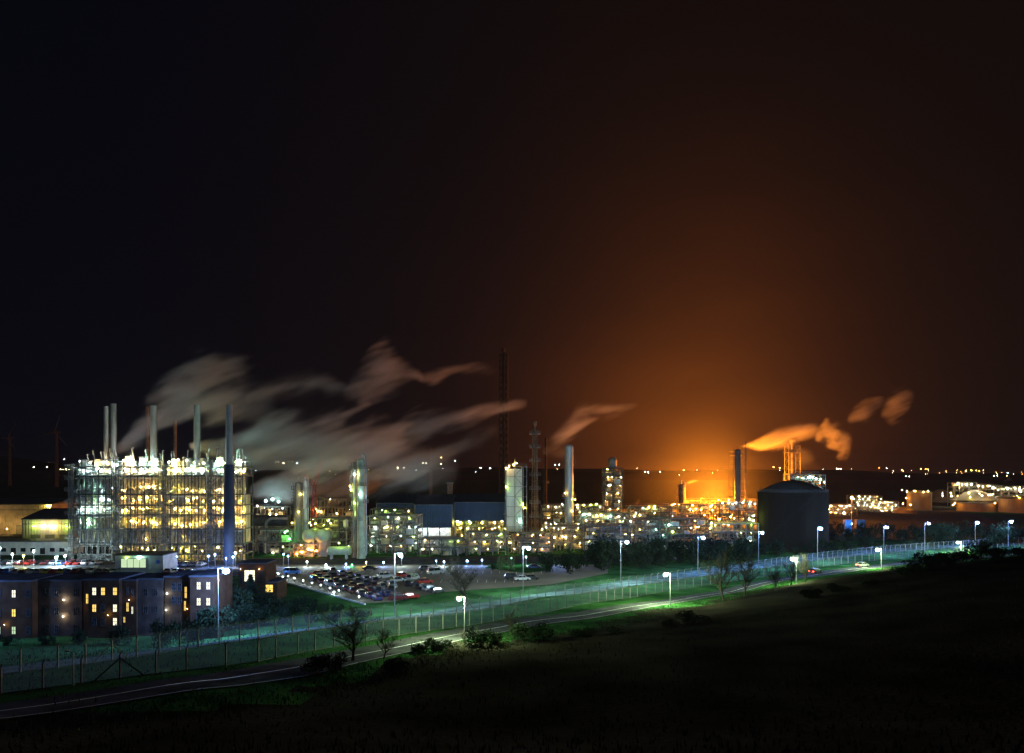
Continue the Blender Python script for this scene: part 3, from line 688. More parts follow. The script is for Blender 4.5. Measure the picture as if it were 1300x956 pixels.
unit('far low rack behind the tower unit', 690, 870, 648, 450, 12, 3, ['warm','white','sodium'], GU, seed=71, lp=.5, lr=.28, dens=.8, bay=7)

# big grey duct with a bend, round vessel ends, green drum
t = thing('gas_duct', 'long grey insulated duct lying level past the furnaces', 'duct', (X(322,270),270,0))
b = MB(); zc = Z(661,270); b.lathe([(.001,0),(2.1,0),(2.1,5),(2.2,5.01),(2.2,5.3),(2.1,5.31),(2.1,13),(.001,13)],16,(0,0,zc),'x'); b.build('duct_shell','steel_dark',t)
b = MB(); b.poly([(13.5,-2,zc+1),(8,-2,zc+1)]+[(8-2.6*sin(a),-2,zc+1-2.6+2.6*cos(a)) for a in [pi*k/8 for k in range(1,9)]]+[(10,-2,zc-4.2)],.55,8); b.build('bend_pipe','alu',t)
b = MB()
for x in (1,6.5,12): b.box(x-.2,x+.2,-.8,.8,0,zc-2)
b.build('saddle_frame','steel',t)
for k,(px,lab) in enumerate([(392,'round vessel end nearer the twin columns'),(408,'round vessel end nearer the lone green column')]):
    Y = 252; t = thing('round_vessel', lab, 'vessel', (X(px,Y),Y,0)); rad = 2.35; b = MB(); zc = Z(680.5,Y)
    b.lathe([(.001,-rad*.55),(rad*.5,-rad*.46),(rad*.85,-rad*.25),(rad,0),(rad,8),(.001,8)],22,(0,0,zc),'y'); b.build('shell','greenv',t,smooth=True)
    b = MB()
    for y in (1.5,6.5):
        b.box(-1.6,1.6,y-.3,y+.3,0,zc-rad*.8)
    b.build('saddle_frame','concrete',t)
    lamp(t,(1.5,-2.4,zc+rad+1.6),'lime',.11)
t = thing('horizontal_drum', 'long lime-lit drum lying low beside the lone green column', 'vessel', (X(417,246),246,0))
b = MB(); zc = Z(699,246); b.lathe([(.001,-.6),(.9,-.4),(1.5,0),(1.5,7.5),(.9,7.9),(.001,8.1)],16,(0,0,zc),'x'); b.build('shell','greenv',t)
b = MB(); b.box(.8,1.4,-1,1,0,zc-1.1); b.box(6,6.6,-1,1,0,zc-1.1); b.build('saddle_frame','concrete',t); lamp(t,(4,-1.2,zc+2.6),'lime',.16); lamp(t,(7.5,-2,zc+2),'lime',.08)
# red crane
t = thing('crane', 'red lattice crane with raised boom behind the twin columns', 'crane', (X(399,330),330,0))
def lat(b, a, c, w, n, th):
    a = Vector(a); c = Vector(c); d = (c-a).normalized(); s = Vector((0,1,0)); u = d.cross(s).normalized()
    for i in range(n):
        p = a+(c-a)*i/n; q = a+(c-a)*(i+1)/n; k = w*(1-.5*abs(i/n-.0))
        for su in (-1,1):
            for sv in (-1,1): b.beam(p+u*su*k+s*sv*k, q+u*su*k+s*sv*k, th)
        b.beam(p+u*k+s*-k, q-u*k+s*-k, th*.7); b.beam(p-u*k-s*k, q+u*k-s*k, th*.7)
zb = Z(618,330)
b = MB(); lat(b,(0,0,0),(0,0,zb),1.1,9,.18); b.build('mast_lattice','redpaint',t)
b = MB(); lat(b,(.3,0,zb),(X(410,330)-X(399,330),0,Z(573,330)),.7,9,.15); b.build('boom','redpaint',t)
b = MB(); lat(b,(.3,0,zb),(X(389,330)-X(399,330),0,Z(603,330)),.7,4,.15); b.box(X(389,330)-X(399,330)-.8,X(389,330)-X(399,330)+1,-.8,.8,Z(603,330)-1.6,Z(603,330)); b.build('counter_jib','redpaint',t)

# ---- blue compressor houses
def shed(label, px0, px1, yr, yw, yb, Y, depth, walls, roof, name='compressor_house', legs=True, lamps=()):
    x0, x1 = X(px0,Y), X(px1,Y); w = x1-x0; zw, zb2, zr = Z(yw,Y), max(0,Z(yb,Y)), Z(yr,Y+depth/2)
    t = thing(name, label, 'building', (x0,Y,0))
    b = MB(); b.add([(0,0,zb2),(w,0,zb2),(w,depth,zb2),(0,depth,zb2),(0,0,zw),(w,0,zw),(w,depth,zw),(0,depth,zw),(0,depth/2,zr-.2),(w,depth/2,zr-.2)],
        [(0,1,5,4),(2,3,7,6),(1,2,6,9,5),(3,0,4,8,7),(0,3,2,1)]); b.build('wall',walls,t)
    b = MB(); e = .6; th = .18
    for s in (0,1):
        ya, yb_ = (-e, depth/2) if s == 0 else (depth+e, depth/2)
        b.add([(-e,ya,zw-.25),(w+e,ya,zw-.25),(w+e,yb_,zr),(-e,yb_,zr),(-e,ya,zw-.25+th),(w+e,ya,zw-.25+th),(w+e,yb_,zr+th),(-e,yb_,zr+th)],[(0,1,2,3),(4,5,6,7),(0,1,5,4),(1,2,6,5),(0,3,7,4)])
    b.build('roof',roof,t)
    b = MB(); b.box(-.15,w+.15,-.12,-.02,zw-.4,zw-.25)
    for x in (0, w): b.box(x-.12,x+.12,-.14,-.02,zb2,zw-.4)
    b.build('edge_trim','steel',t)
    if legs:
        for i in range(4):
            b = MB(); x = .3+(w-.6)*i/3; b.box(x-.25,x+.25,.2,.7,0,zb2); b.build('leg','steel',t)
    for px, py, kd, rr_ in lamps: lamp(t,(X(px,Y)-x0,1.5,Z(py,Y)),kd,rr_)
    return t
shed('blue gabled shed on legs with white light glowing underneath', 527, 574, 628, 640, 670, 290, 22, 'bluewall','blueroof', lamps=[(532,673,'cool',.3),(538,674,'cool',.3),(549,674,'white',.3),(560,673,'cool',.32),(568,674,'white',.3)])
shed('wide dark blue roofed shed behind the amber unit', 478, 526, 627, 638, 655, 306, 24, 'bluewall','blueroof','compressor_house')
shed('blue gabled shed reaching the grey cooling box', 577, 641, 627, 637, 661, 300, 22, 'bluewall','blueroof', lamps=[(584,664,'yellow',.3),(597,664,'lime',.3),(612,664,'yellow',.3),(628,664,'warm',.3)])
t = thing('vent_stack','short square vent rising between the two blue shed roofs','vent',(X(571,305),305,0)); b = MB(); zt = Z(614,305)
b.box(-1.1,1.1,0,2,0,zt); b.build('shaft','rust',t); b = MB(); b.box(-1.5,1.5,-.4,2.4,zt,zt+.5); b.build('cap','steel',t)
# white lit store beneath shed
t = thing('switch_house','small white-walled switch room under the legs of the blue shed','building',(X(528,300),300,0)); b = MB(); w = X(572,300)-X(528,300); b.box(0,w,0,5,0,Z(669,300)); b.build('wall','white',t)
b = MB(); b.box(-.3,w+.3,-.3,5.3,Z(669,300),Z(669,300)+.3); b.build('roof','greyroof',t); b = MB(); b.box(2,3.2,-.06,0,0,2.2); b.build('door','steel_dark',t)

# ---- large sheds and lit yard behind the outer furnace
def bigshed(label, px0, px1, ytop, ybase_Y, depth, wall, roof, yroof, doors=0, cat='building'):
    Y = ybase_Y; x0, x1 = X(px0,Y), X(px1,Y); w = x1-x0; h = Z(ytop,Y)
    t = thing('warehouse', label, cat, (x0,Y,0)); b = MB(); b.box(0,w,0,depth,0,h); b.build('wall',wall,t)
    zr = Z(yroof,Y+depth/2); b = MB()
    b.add([(-.5,-.5,h),(w+.5,-.5,h),(w+.5,depth/2,zr),(-.5,depth/2,zr),(w+.5,depth+.5,h),(-.5,depth+.5,h)],[(0,1,2,3),(3,2,4,5),(1,4,2),(0,3,5),(0,5,4,1)]); b.build('roof',roof,t)
    b = MB(); b.box(-.2,w+.2,-.12,0,h*.80,h*.82); b.box(-.2,w+.2,-.12,0,h*.97,h); b.build('gutter_trim','steel',t)
    for k in range(doors):
        b = MB(); x = w*(k+.6)/(doors+.5); b.box(x,x+4,-.08,0,0,4.5); b.build('roller_door','steel',t)
    return t
t = bigshed('long beige warehouse behind the dark-roofed shed', -60, 65, 640, 345, 40, 'beige','greyroof', 632, 2); lamp(t,(X(62,345)-X(-60,345),-1,Z(642,345)),'yellow',.38); lamp(t,(X(20,345)-X(-60,345),-6,3),'warm',.3)
lamp(t,(X(-10,345)-X(-60,345),-8,6),'warm',.4)
t = bigshed('dark-roofed shed with a pale front beside the bluish furnace', 28, 92, 659, 292, 30, 'beige','greyroof', 645, 3)
for px,kd in ((45,'lime'),(55,'white'),(66,'white'),(70,'yellow'),(86,'lime')): lamp(t,(X(px,292)-X(28,292),-1.2,Z(668,292)),kd,.24)
t = thing('workshop','floodlit pale low workshop in the yard beside the furnaces','building',(X(-30,258),258,0)); w = X(86,258)-X(-30,258)
b = MB(); b.box(0,w,0,10,0,Z(688,258)); b.build('wall','pale',t); b = MB(); b.box(-.4,w+.4,-.4,10.4,Z(688,258),Z(688,258)+.35); b.build('roof','greyroof',t)
for k in range(9):
    b = MB(); x = 2+(w-5)*k/8; b.box(x,x+1.8,-.06,0,.3 if k%3==0 else 1.2,2.6); b.build('door' if k%3==0 else 'window','glass',t)
for px,py,kd,r_ in ((72,708,'cool',.55),(0,697,'cool',.4),(83,706,'cool',.3),(16,704,'cool',.25),(43,700,'cool',.25),(30,706,'yellow',.25)):
    Y = 226; tt = thing('yard_floodlight', '%s yard floodlight mast before the workshop, counted from the furnaces' % ORD[[72,0,83,16,43,30].index(px)], 'floodlight', (X(px,Y),Y,0), 0, 'yard floodlights')
    z = max(2.6, Z(py,Y)); b = MB(); b.tube((0,0,0),(0,0,z),.08,6); b.build('pole','lamppole',tt); b = MB(); b.box(-.4,.4,-.05,.3,z+.3,z+.55); b.build('housing','steel_dark',tt)
    lamp(tt,(0,-.2,z),kd,r_*.52,name='bulb',big=1)

# ---- storage tanks
def tank(label, px0, px1, yrim, ytop, Y, mat, lamps=(), group=None, h0=0, far=False, stair=True, lr=.4):
    rad = (px1-px0)/2*Y/F; rad = (px1-px0)/2*(Y+rad)/F; xc = X((px0+px1)/2,Y+rad); h = Z(yrim,Y)
    t = thing('storage_tank', label, 'tank', (xc,Y+rad,h0), 0, group); h -= h0
    b = MB(); n = 40; prof = [(rad+.25,0),(rad+.25,.15),(rad,.16)]
    for k in range(1,7): prof += [(rad,h*k/7-.03),(rad+.05,h*k/7-.02),(rad+.05,h*k/7+.02),(rad,h*k/7+.03)]
    prof += [(rad,h-.3),(rad+.25,h-.29),(rad+.25,h)]
    b.lathe(prof,n); b.build('shell',mat,t)
    zt = Z(ytop,Y+rad)-h0; b = MB(); b.lathe([(rad+.02,h+.01)]+[(rad*(1-u),h+(zt-h)*(1-(1-u)**1.7)) for u in [k/8 for k in range(1,8)]]+[(.001,zt)],n); b.build('roof','greyroof' if mat=='tankdark' else mat,t,smooth=False)
    b = MB()
    for i in range(n):
        a = 2*pi*i/n; a2 = 2*pi*(i+1)/n; b.tube((rad*cos(a),rad*sin(a),h),(rad*cos(a),rad*sin(a),h+1.1),.04,4)
        for q in (.6,1.1): b.tube((rad*cos(a),rad*sin(a),h+q),(rad*cos(a2),rad*sin(a2),h+q),.04,4)
    b.build('handrail','steel',t)
    if stair:
        b = MB()
        for i in range(16):
            a = -pi*.95+pi*.55*i/16; a2 = -pi*.95+pi*.55*(i+1)/16; q = rad+.6
            for dz in (0,1): b.tube((q*cos(a),q*sin(a),h*i/16+dz),(q*cos(a2),q*sin(a2),h*(i+1)/16+dz),.07,4)
        b.build('spiral_stair','steel_black' if mat == 'tankdark' else 'steel',t)
    for px, py, kd in lamps:
        dx = X(px,Y)-xc; dy = -sqrt(max(0,(rad+.8)**2-min(dx*dx,(rad+.8)**2)))
        lamp(t,(dx,dy,Z(py,Y)-h0),kd,lr,far)
    return t
tank('huge dark storage tank standing beside the red lattice tower', 964, 1048.5, 626, 609, 268, 'tankdark')
tank('pale tank with a ring of lamps beyond the dark wood', 1153, 1181, 626, 622, 560, 'tankpale', [(1153,623,'warm'),(1159,624,'warm'),(1163.5,623,'warm'),(1172,624.5,'warm'),(1178,623.5,'warm'),(1158.5,633,'sodium'),(1154,640,'sodium')], lr=.32)
tank('broad domed dark tank beside the pale lamp-ringed tank', 1174, 1216, 638, 621, 640, 'tankdark', [(1180,646,'sodium'),(1168,643,'sodium')], stair=False)
tank('domed tank with terraces of lamps below the lit gantry', 1211, 1264, 636, 622, 600, 'tankpale', [(1213,627,'warm'),(1224,626.5,'warm'),(1235,626,'yellow'),(1244,627,'white'),(1213,631,'yellow'),(1225,631,'white'),(1236,631.5,'yellow'),(1247,629,'white'),(1254,629,'warm'),(1260,628,'warm')], lr=.3)
tank('low broad tank with a single amber panel glow', 1218, 1262, 640, 637, 540, 'tankpale', [(1224,642,'sodium'),(1226,640,'sodium')], lr=.35)
tank('orange-lit round tank at the end of the lit gantry', 1272, 1330, 634, 630, 520, 'tankpale', [(1278,629,'white'),(1284,640,'sodium'),(1300,632,'sodium')], lr=.35)
tank('low mound-like tank with orange light on its flank', 1135, 1162, 648, 643, 520, 'tankpale', [(1140,644,'sodium'),(1155,641,'sodium')], stair=False, lr=.35)
GR = 'terminal structures beyond the dark storage tank'
unit('stepped gantry strung with white lamps beside the orange floodlight', 1086, 1120, 629, 560, 14, 5, ['white','warm','white'], GR, seed=81, lp=1.1, lr=.26, dens=.5, pipes=5, bay=6)
unit('lower stepped gantry with white lamps sloping to the pale tank', 1112, 1141, 637, 540, 14, 4, ['white','white','warm'], GR, seed=82, lp=1.0, lr=.26, dens=.5, pipes=5, bay=5)
unit('orange-lit rack between the dark tank and the orange floodlight', 1050, 1088, 641, 500, 14, 3, ['sodium','warm','white'], GR, seed=83, lp=.9, lr=.34, dens=.6, pipes=5, bay=5)
unit('long gantry with a bright string of lamps over the terminal', 1212, 1240, 613, 620, 10, 6, ['white','warm'], GR, seed=84, lp=.25, lr=.28, dens=.4, pipes=4, bay=7, extra=[(1216,614,'white',.7),(1221,615,'warm',.5),(1227,615,'white',.7),(1233,615,'white',.6)])
unit('second stretch of lamp-strung gantry over the terminal', 1240, 1272, 616, 620, 10, 5, ['white','warm'], GR, seed=85, lp=.25, lr=.28, dens=.4, pipes=4, bay=7, extra=[(1242,617,'white',.7),(1247,618,'warm',.5),(1254,617,'warm',.5),(1261,619,'white',.7),(1270,620,'white',.6)])
unit('last stretch of lamp-strung gantry at the picture edge', 1272, 1310, 618, 600, 10, 5, ['white','warm','yellow'], GR, seed=86, lp=.4, lr=.4, dens=.4, pipes=4, bay=7, extra=[(1279,620,'white',.6),(1288,620,'white',.5),(1294,621,'white',.7),(1296,624,'white',.5)])
# orange flood
t = thing('floodlight_mast','brilliant orange floodlight on a mast past the dark tank','floodlight',(X(1081,440),440,0)); z = Z(632,440); b = MB(); b.tube((0,0,0),(0,0,z),.2,6); b.build('pole','lamppole',t); lamp(t,(0,-.4,z),'sodium',1.3,name='bulb')
b = MB(); b.box(-1,1,-.2,.2,z+1.4,z+1.6); b.build('crossbar','steel_dark',t)
# green-white lit structure behind the tank top
u = unit('cold white lit gantry peeping over the dark storage tank', 1003, 1048, 602, 345, 8, 10, ['teal','cool','teal'], None, seed=87, lp=.0, lr=.3, dens=.8, pipes=6, bay=3,
  extra=[(1026,606,'cool',.35),(1031,606,'teal',.4),(1036,608,'cool',.3),(1041,609,'teal',.3),(1012,606,'teal',.16),(1018,607,'teal',.2),(1046,612,'cool',.2),(1040,613,'teal',.2)])
# containers, the blue light on them put into their paint
for k,(px0,px1,lab) in enumerate([(1073,1081.5,'bright blue upright container beyond the dark wood'),(1088,1099,'darker blue upright container beside the bright blue one')]):
    Y = 330; t = thing('storage_container', lab, 'container', (X(px0,Y),Y,0)); w = X(px1,Y)-X(px0,Y); h = Z(660,Y); b = MB(); b.box(0,w,0,2.4,0,h)
    for i in range(8): x = w*(i+.3)/8; b.box(x,x+w/20,-.06,0,.2,h-.2)
    b.build('body', surf('blue_lit_container_paint',(.02,.22,.75),.5) if k==0 else 'bluewall', t)
    b = MB(); b.box(.1,w*.5-.05,-.12,-.06,.1,h*.5); b.build('door','bluewall',t)
    lamp(t,(w/2,-3.2,h*.8),'cool',.16 if k==0 else .08)

# ---- gatehouse and office buildings
t = thing('gatehouse','flat-roofed gatehouse with a wide lit window before the golden furnace','building',(X(146,212),212,0)); w = X(207,212)-X(146,212); h = Z(704,212)
b = MB(); b.box(0,w,0,9,0,h-.3); b.build('wall','concrete',t)
b = MB(); b.box(-.3,w+.3,-.4,9.3,h-.3,h); b.build('roof','roofing',t)
b = MB(); b.box(1.8,9.3,-.06,0,1.6,4.3); wn = b.build('window','win_g',t); b = MB()
for k in range(5): x = 1.8+7.5*k/4; b.box(x-.06,x+.06,-.12,-.06,1.6,4.3)
b.box(1.7,9.4,-.12,-.06,4.24,4.4); b.box(1.7,9.4,-.12,-.06,1.5,1.62); b.build('window_frame','frame',wn)
b = MB(); b.lathe([(.001,0),(.6,0),(.6,.08),(.001,.08)],16,(w-1.5,-.1,3.3),'y'); b.build('round_sign',surf('blue_sign_paint',(.03,.10,.4)),t)
lamp(t,(7.4,-.5,4.5),'teal',.22); lamp(t,(3.6,-.5,4.5),'lime',.1)
# offices: three connected blocks with bays; windows by pixel at the front plane
def office(label, blocks, wins, Y0=130.0, storey=(746,769,793), lamps=(), name='office_building'):
    t = thing(name, label, 'building', (X(blocks[0][0],Y0),Y0,0)); ox = t.location.x
    for (px0,px1,yroof,dy,mat) in blocks:
        Y = Y0; x0, x1 = X(px0,Y)-ox, X(px1,Y)-ox; h = Z(yroof,Y)
        b = MB(); b.box(x0,x1,dy,7,0,h)
        z = 1.0
        while z < h-1: b.box(x0+.01,x1-.01,dy-.03,dy,z,z+.06); z += 3.5
        b.build('wall',mat,t)
        b = MB(); b.box(x0-.15,x1+.15,dy-.2,7.2,h,h+.3); b.build('roof','roofing',t)
    for (px,py,wp,hp,m,dy) in wins:
        Y = Y0; x0 = X(px-wp/2,Y)-ox; x1 = X(px+wp/2,Y)-ox; z0 = Z(py+hp/2,Y); z1 = Z(py-hp/2,Y)
        if z0 < .3: continue
        b = MB(); b.box(x0,x1,dy-.035,dy-.03,z0,z1); wn = b.build('window',m,t)
        b = MB(); e = .07
        b.box(x0-e,x1+e,dy-.1,dy-.04,z1,z1+e); b.box(x0-e,x1+e,dy-.14,dy-.04,z0-e,z0); b.box(x0-e,x0,dy-.1,dy-.04,z0,z1); b.box(x1,x1+e,dy-.1,dy-.04,z0,z1); b.box((x0+x1)/2-.03,(x0+x1)/2+.03,dy-.09,dy-.04,z0,z1); b.box(x0,x1,dy-.09,dy-.04,(z0+z1)/2-.03,(z0+z1)/2+.03)
        b.build('window_frame','frame',wn)
    for (px,py,kd,rr_,dy) in lamps: lamp(t,(X(px,Y0)-ox,dy-.5,Z(py,Y0)),kd,rr_*.55,name='wall_lamp')
    return t
def grid(pxs, pys, dy, lit): 
    return [(px,py,4.6,9,lit.get((px,py),'glass'),dy) for px in pxs for py in pys]
wins = grid([6,25,43],[752,776,798],-1.5,{(25,752):'win_w',(25,776):'win_y',(6,798):'win_g',(25,798):'win_g'}) + \
       grid([60,72,96],[752,776,798],0,{})
office('dark brown office block at the photo edge with few lit windows',[(-30,48,737,-1.5,'brick'),(48,104,738,0,'brickdark')],wins,lamps=[(83,761,'white',.2,0),(82,782,'white',.2,0),(16,790,'yellow',.10,-1.6)])
wins = [(111,760,3,12,'win_y',0)]+grid([126,137,152],[749,770,787],-1.5,{(126,749):'win_w',(137,749):'win_y',(152,749):'win_y',(126,770):'win_y',(152,770):'win_w',(152,787):'win_w'}) + \
       [(164,770,2.6,11,'win_y',-.5),(170,774,2,9,'win_w',-.5),(160,786,2,7,'win_y',-.5),(170,752,2.5,9,'glass',-.5),(164,750,2.6,9,'glass',-.5)] + grid([185,198],[752,774],0,{})
office('brown office block with the most yellow windows lit',[(106,118,737,0,'brick'),(118,157,735,-1.5,'brick'),(157,175,737,-.5,'brick'),(175,207,736,0,'brickdark')],wins,lamps=[(117,768,'warm',.13,-.2),(145,778,'yellow',.1,-1.6),(168,760,'warm',.08,-.6)])
wins = grid([257,269],[742,762,781],-1.5,{(257,742):'win_w',(269,742):'win_w',(257,762):'win_w',(269,762):'win_w'}) + [(236,752,2.5,14,'win_y',0),(235,769,2.2,12,'win_y',0)] + grid([221,228],[745,762],0,{})
office('brown office block nearest the round lamps with four pale lit windows',[(209,246,733,0,'brick'),(246,276,731,-1.5,'brick')],wins,lamps=[(213.5,753,'cool',.2,0),(212.5,774,'cool',.2,0),(240,772,'warm',.08,-.3)])
# lower building with one wide pale window
t = office('low brown building with one wide glowing window beside the conifer',[(303,338,716,0,'brick'),(338,352,740,0,'brick')],[(317,731,13,14,'win_w',0),(306,733,3,16,'glass',0),(332,733,3,16,'glass',0),(342,747,9,9,'win_y',0)],Y0=166,lamps=[(330,722,'warm',.12,0),(306,722,'warm',.10,0)])

# ------------------------------------------------------------------ street lamps
def street_lamp(label, px, pyh, base, kind, r, side, group, arm=None, strength=None, bx=None):
    x, y, z0 = base; Y = y
    zt = Z(pyh, Y)
    t = thing('street_lamp', label, 'street lamp', (x,y,z0), 0, group)
    h = zt-z0+.25
    b = MB(); b.tube((0,0,0),(0,0,h*.35),.11,8,.10); b.tube((0,0,h*.35),(0,0,h),.09,8,.055); b.build('pole','lamppole',t)
    dx = X(px,Y)-x
    b = MB(); b.tube((0,0,h-.05),(dx*.8,0,h+.1),.045,6); b.build('arm','lamppole',t)
    b = MB(); b.box(dx-.42,dx+.42,-.16,.16,h+.02,h+.16); b.add([(dx-.3,-.12,h+.16),(dx+.3,-.12,h+.16),(dx+.3,.12,h+.16),(dx-.3,.12,h+.16),(dx,0,h+.26)],[(0,1,4),(1,2,4),(2,3,4),(3,0,4)]); b.build('lamp_head','steel_black',t)
    lamp(t,(dx,0,h-.05-r*.9),kind,r*1.02,name='bulb',big=1)
    return t
GF = 'tall cold white lamps inside the perimeter fence'
far = [(277,812,287,723.5,.50),(501,780,508.5,704,.36),(664,757,671,695.5,.34),(788,742,796,688,.36),(886,730,893,682.5,.34),(963,722,968,676,.36),(1038,714,1042,670.5,.42),(1122,706,1126,669,.40),(1174,701,1179,664.5,.36),(1238,696,1241,663,.44),(1280,694,1284,662,.36)]
for i,(px,py,hx,hy,r) in enumerate(far+[(-130,826,-120,736,.36)]):  # last entry is an unseen lamp added to brighten the bank
    p = hit(px,py); street_lamp(('%s tall lamp inside the fence counting from the office blocks' % ORD[i]) if i < 11 else 'unseen added lamp behind the office corner beyond the photo edge', hx, hy, p, 'cool' if i in (1,2,3) else 'blue', r, 1, GF)
GN = 'short lamps along the public road'
near = [(590,816,583,760,.13),(851,769,845,729,.17),(1011,741,1006,709.5,.15),(1119,722,1114,697.5,.17),(1220,702,1216,688.5,.16)]
for i,(px,py,hx,hy,r) in enumerate(near):
    p = hit(px,py); street_lamp('%s roadside lamp counting from the bend nearest the photographer' % ORD[i], hx, hy, p, 'verge', r*2.2, -1, GN)
# unlit one at the lower edge
x,y,z0 = hit(93,872); t = thing('street_lamp','unlit roadside lamp post standing alone at the lower corner','street lamp',(x,y,z0)); h = Z(829,y)-z0
b = MB(); b.tube((0,0,0),(0,0,h),.08,8,.05); b.build('pole','lamppole',t); b = MB(); b.tube((0,0,h),(-.5,0,h+.2),.04,6); b.box(-.75,-.35,-.12,.12,h+.12,h+.26); b.build('lamp_head','steel_dark',t)
GP = 'low lamps along the works road'
pts = [(181,706,'cool',.3),(225,706,'blue',.26),(265,706,'blue',.3),(273,704,'blue',.38),(287,709,'blue',.32),(296,707,'blue',.42),(299,702,'white',.45),(360,704,'blue',.26),(366,706,'blue',.26),(390,713,'cool',.34),(414,717,'cool',.32),(439,716,'blue',.34),(447,717,'green',.2),(465,714,'warm',.3),(487,714,'blue',.32),(510,707,'cool',.4),(554,712,'blue',.22),(564,713,'cool',.36),(593,712,'blue',.34),(612,711,'blue',.34),(649,709,'teal',.24),(668,707,'cool',.24),(703,705,'blue',.32),(720,704,'blue',.32),(769,699,'blue',.24),(786,700,'blue',.24),(802,696,'blue',.22),(850,700,'cool',.12)]
for i,(px,py,kd,r) in enumerate(pts):
    Y = 224+ (px-300)*.012 if px < 760 else 250; zt = Z(py,Y); x = X(px,Y)
    t = thing('path_lamp','%s low lamp on the works road counting from the gatehouse' % ORD[i],'lamp',(x,Y,0),0,GP)
    b = MB(); b.tube((0,0,0),(0,0,zt),.07,6); b.build('pole','lamppole',t); b = MB(); b.box(-.3,.3,-.1,.1,zt+.32,zt+.42); b.build('lamp_head','steel_dark',t)
    lamp(t,(0,-.1,zt),kd,r*.33,name='bulb',big=1)
GB = 'glowing posts along the car park kerb'
for i,(px,py) in enumerate([(353,728),(359,732),(366,731),(374,734),(385,737),(396,740),(407,743),(419,747),(424,752),(430,750),(456,758)]):  # glowing posts added at the bright points along the kerb
    x,Y = gp(px,py+4.5); t = thing('glowing_post','%s glowing post along the kerb from the white parked car' % ORD[i],'bollard light',(x,Y,0),0,GB)
    b = MB(); b.tube((0,0,0),(0,0,.8),.08,8); b.build('post','steel_dark',t); lamp(t,(0,0,.95),'cool',.13 if px != 424 else .2); b = MB(); b.lathe([(.001,1.14),(.15,1.1),(.15,1.08)],8); b.build('cap','steel_dark',t)
# kerb walls by the car park
b = MB(); a, c = gp(344,735), gp(463,768); a = Vector(a); c = Vector(c); d = (c-a).normalized(); nn = Vector((-d.y,d.x))
b.add([(a.x,a.y,0),(c.x,c.y,0),(c.x+nn.x*.25,c.y+nn.y*.25,0),(a.x+nn.x*.25,a.y+nn.y*.25,0),(a.x,a.y,.3),(c.x,c.y,.3),(c.x+nn.x*.25,c.y+nn.y*.25,.3),(a.x+nn.x*.25,a.y+nn.y*.25,.3)],[(0,1,5,4),(1,2,6,5),(2,3,7,6),(3,0,4,7),(4,5,6,7)])
tag(b.build('car_park_kerb','kerb'),kind='structure')

# ------------------------------------------------------------------ fences
def post_mesh(h=2.5):
    b = MB(); b.box(-.07,.07,-.07,.07,0,h); b.tube((0,0,h-.03),(.32,-.32,h+.4),.06,4); return b.mesh('fence_post_shape','postm')
PM = post_mesh()
def fence(label, line, step, group, braces=()):
    t = thing('perimeter_fence', label, 'fence', (0,0,0), 0, group)
    acc = 0; pts = [line[0]]
    for a, c in zip(line, line[1:]):
        acc += (c-a).length
        if acc >= step: pts.append(c); acc = 0
    pts = pts[:130]
    extra = MB()
    for i, p in enumerate(pts):
        if i < 100: inst(PM,'fence_post',t,(p.x,p.y,H(p.x,p.y)-.05))
        else: extra.box(p.x-.07,p.x+.07,p.y-.07,p.y+.07,H(p.x,p.y),H(p.x,p.y)+2.6)
    if extra.v: o = extra.build('distant_fence_post','postm',t); o['kind'] = 'stuff'
    b = MB()
    for p in pts: z = H(p.x,p.y); b.v += [(p.x,p.y,z+.05),(p.x,p.y,z+2.5)]
    b.f = [(2*i,2*i+2,2*i+3,2*i+1) for i in range(len(pts)-1)]
    b.build('chain_link_mesh','chain',t)
    b = MB()
    for k in range(3):
        for p, q in zip(pts, pts[1:]):
            o = .1+.11*k; b.tube((p.x+o,p.y-o,H(p.x,p.y)+2.5+.14*k),(q.x+o,q.y-o,H(q.x,q.y)+2.5+.14*k),.012,3,cap=False)
    b.build('barbed_wire','steel',t)
    b = MB()
    for p, q in zip(pts, pts[1:]):
        b.tube((p.x,p.y,H(p.x,p.y)+.08),(q.x,q.y,H(q.x,q.y)+.08),.05,4,cap=False)
    b.build('bottom_rail','steel_dark',t)
    for px in braces:
        p = min(pts, key=lambda p: abs(CX+p.x*F/p.y-px)); i = pts.index(p); z = H(p.x,p.y)
        for q in (pts[max(i-1,0)], pts[min(i+1,len(pts)-1)]):
            b = MB(); b.beam((p.x,p.y,z+2.1),((p.x*.3+q.x*.7),(p.y*.3+q.y*.7),H(q.x,q.y)),.12); b.build('strainer_brace','postm',t)
    return t
fence('perimeter fence on the public road side of the green strip', NEARF, 2.9, 'perimeter fences', (655,165))
fence('perimeter fence on the plant side of the green strip', FARF, 2.8, 'perimeter fences', (138,599))

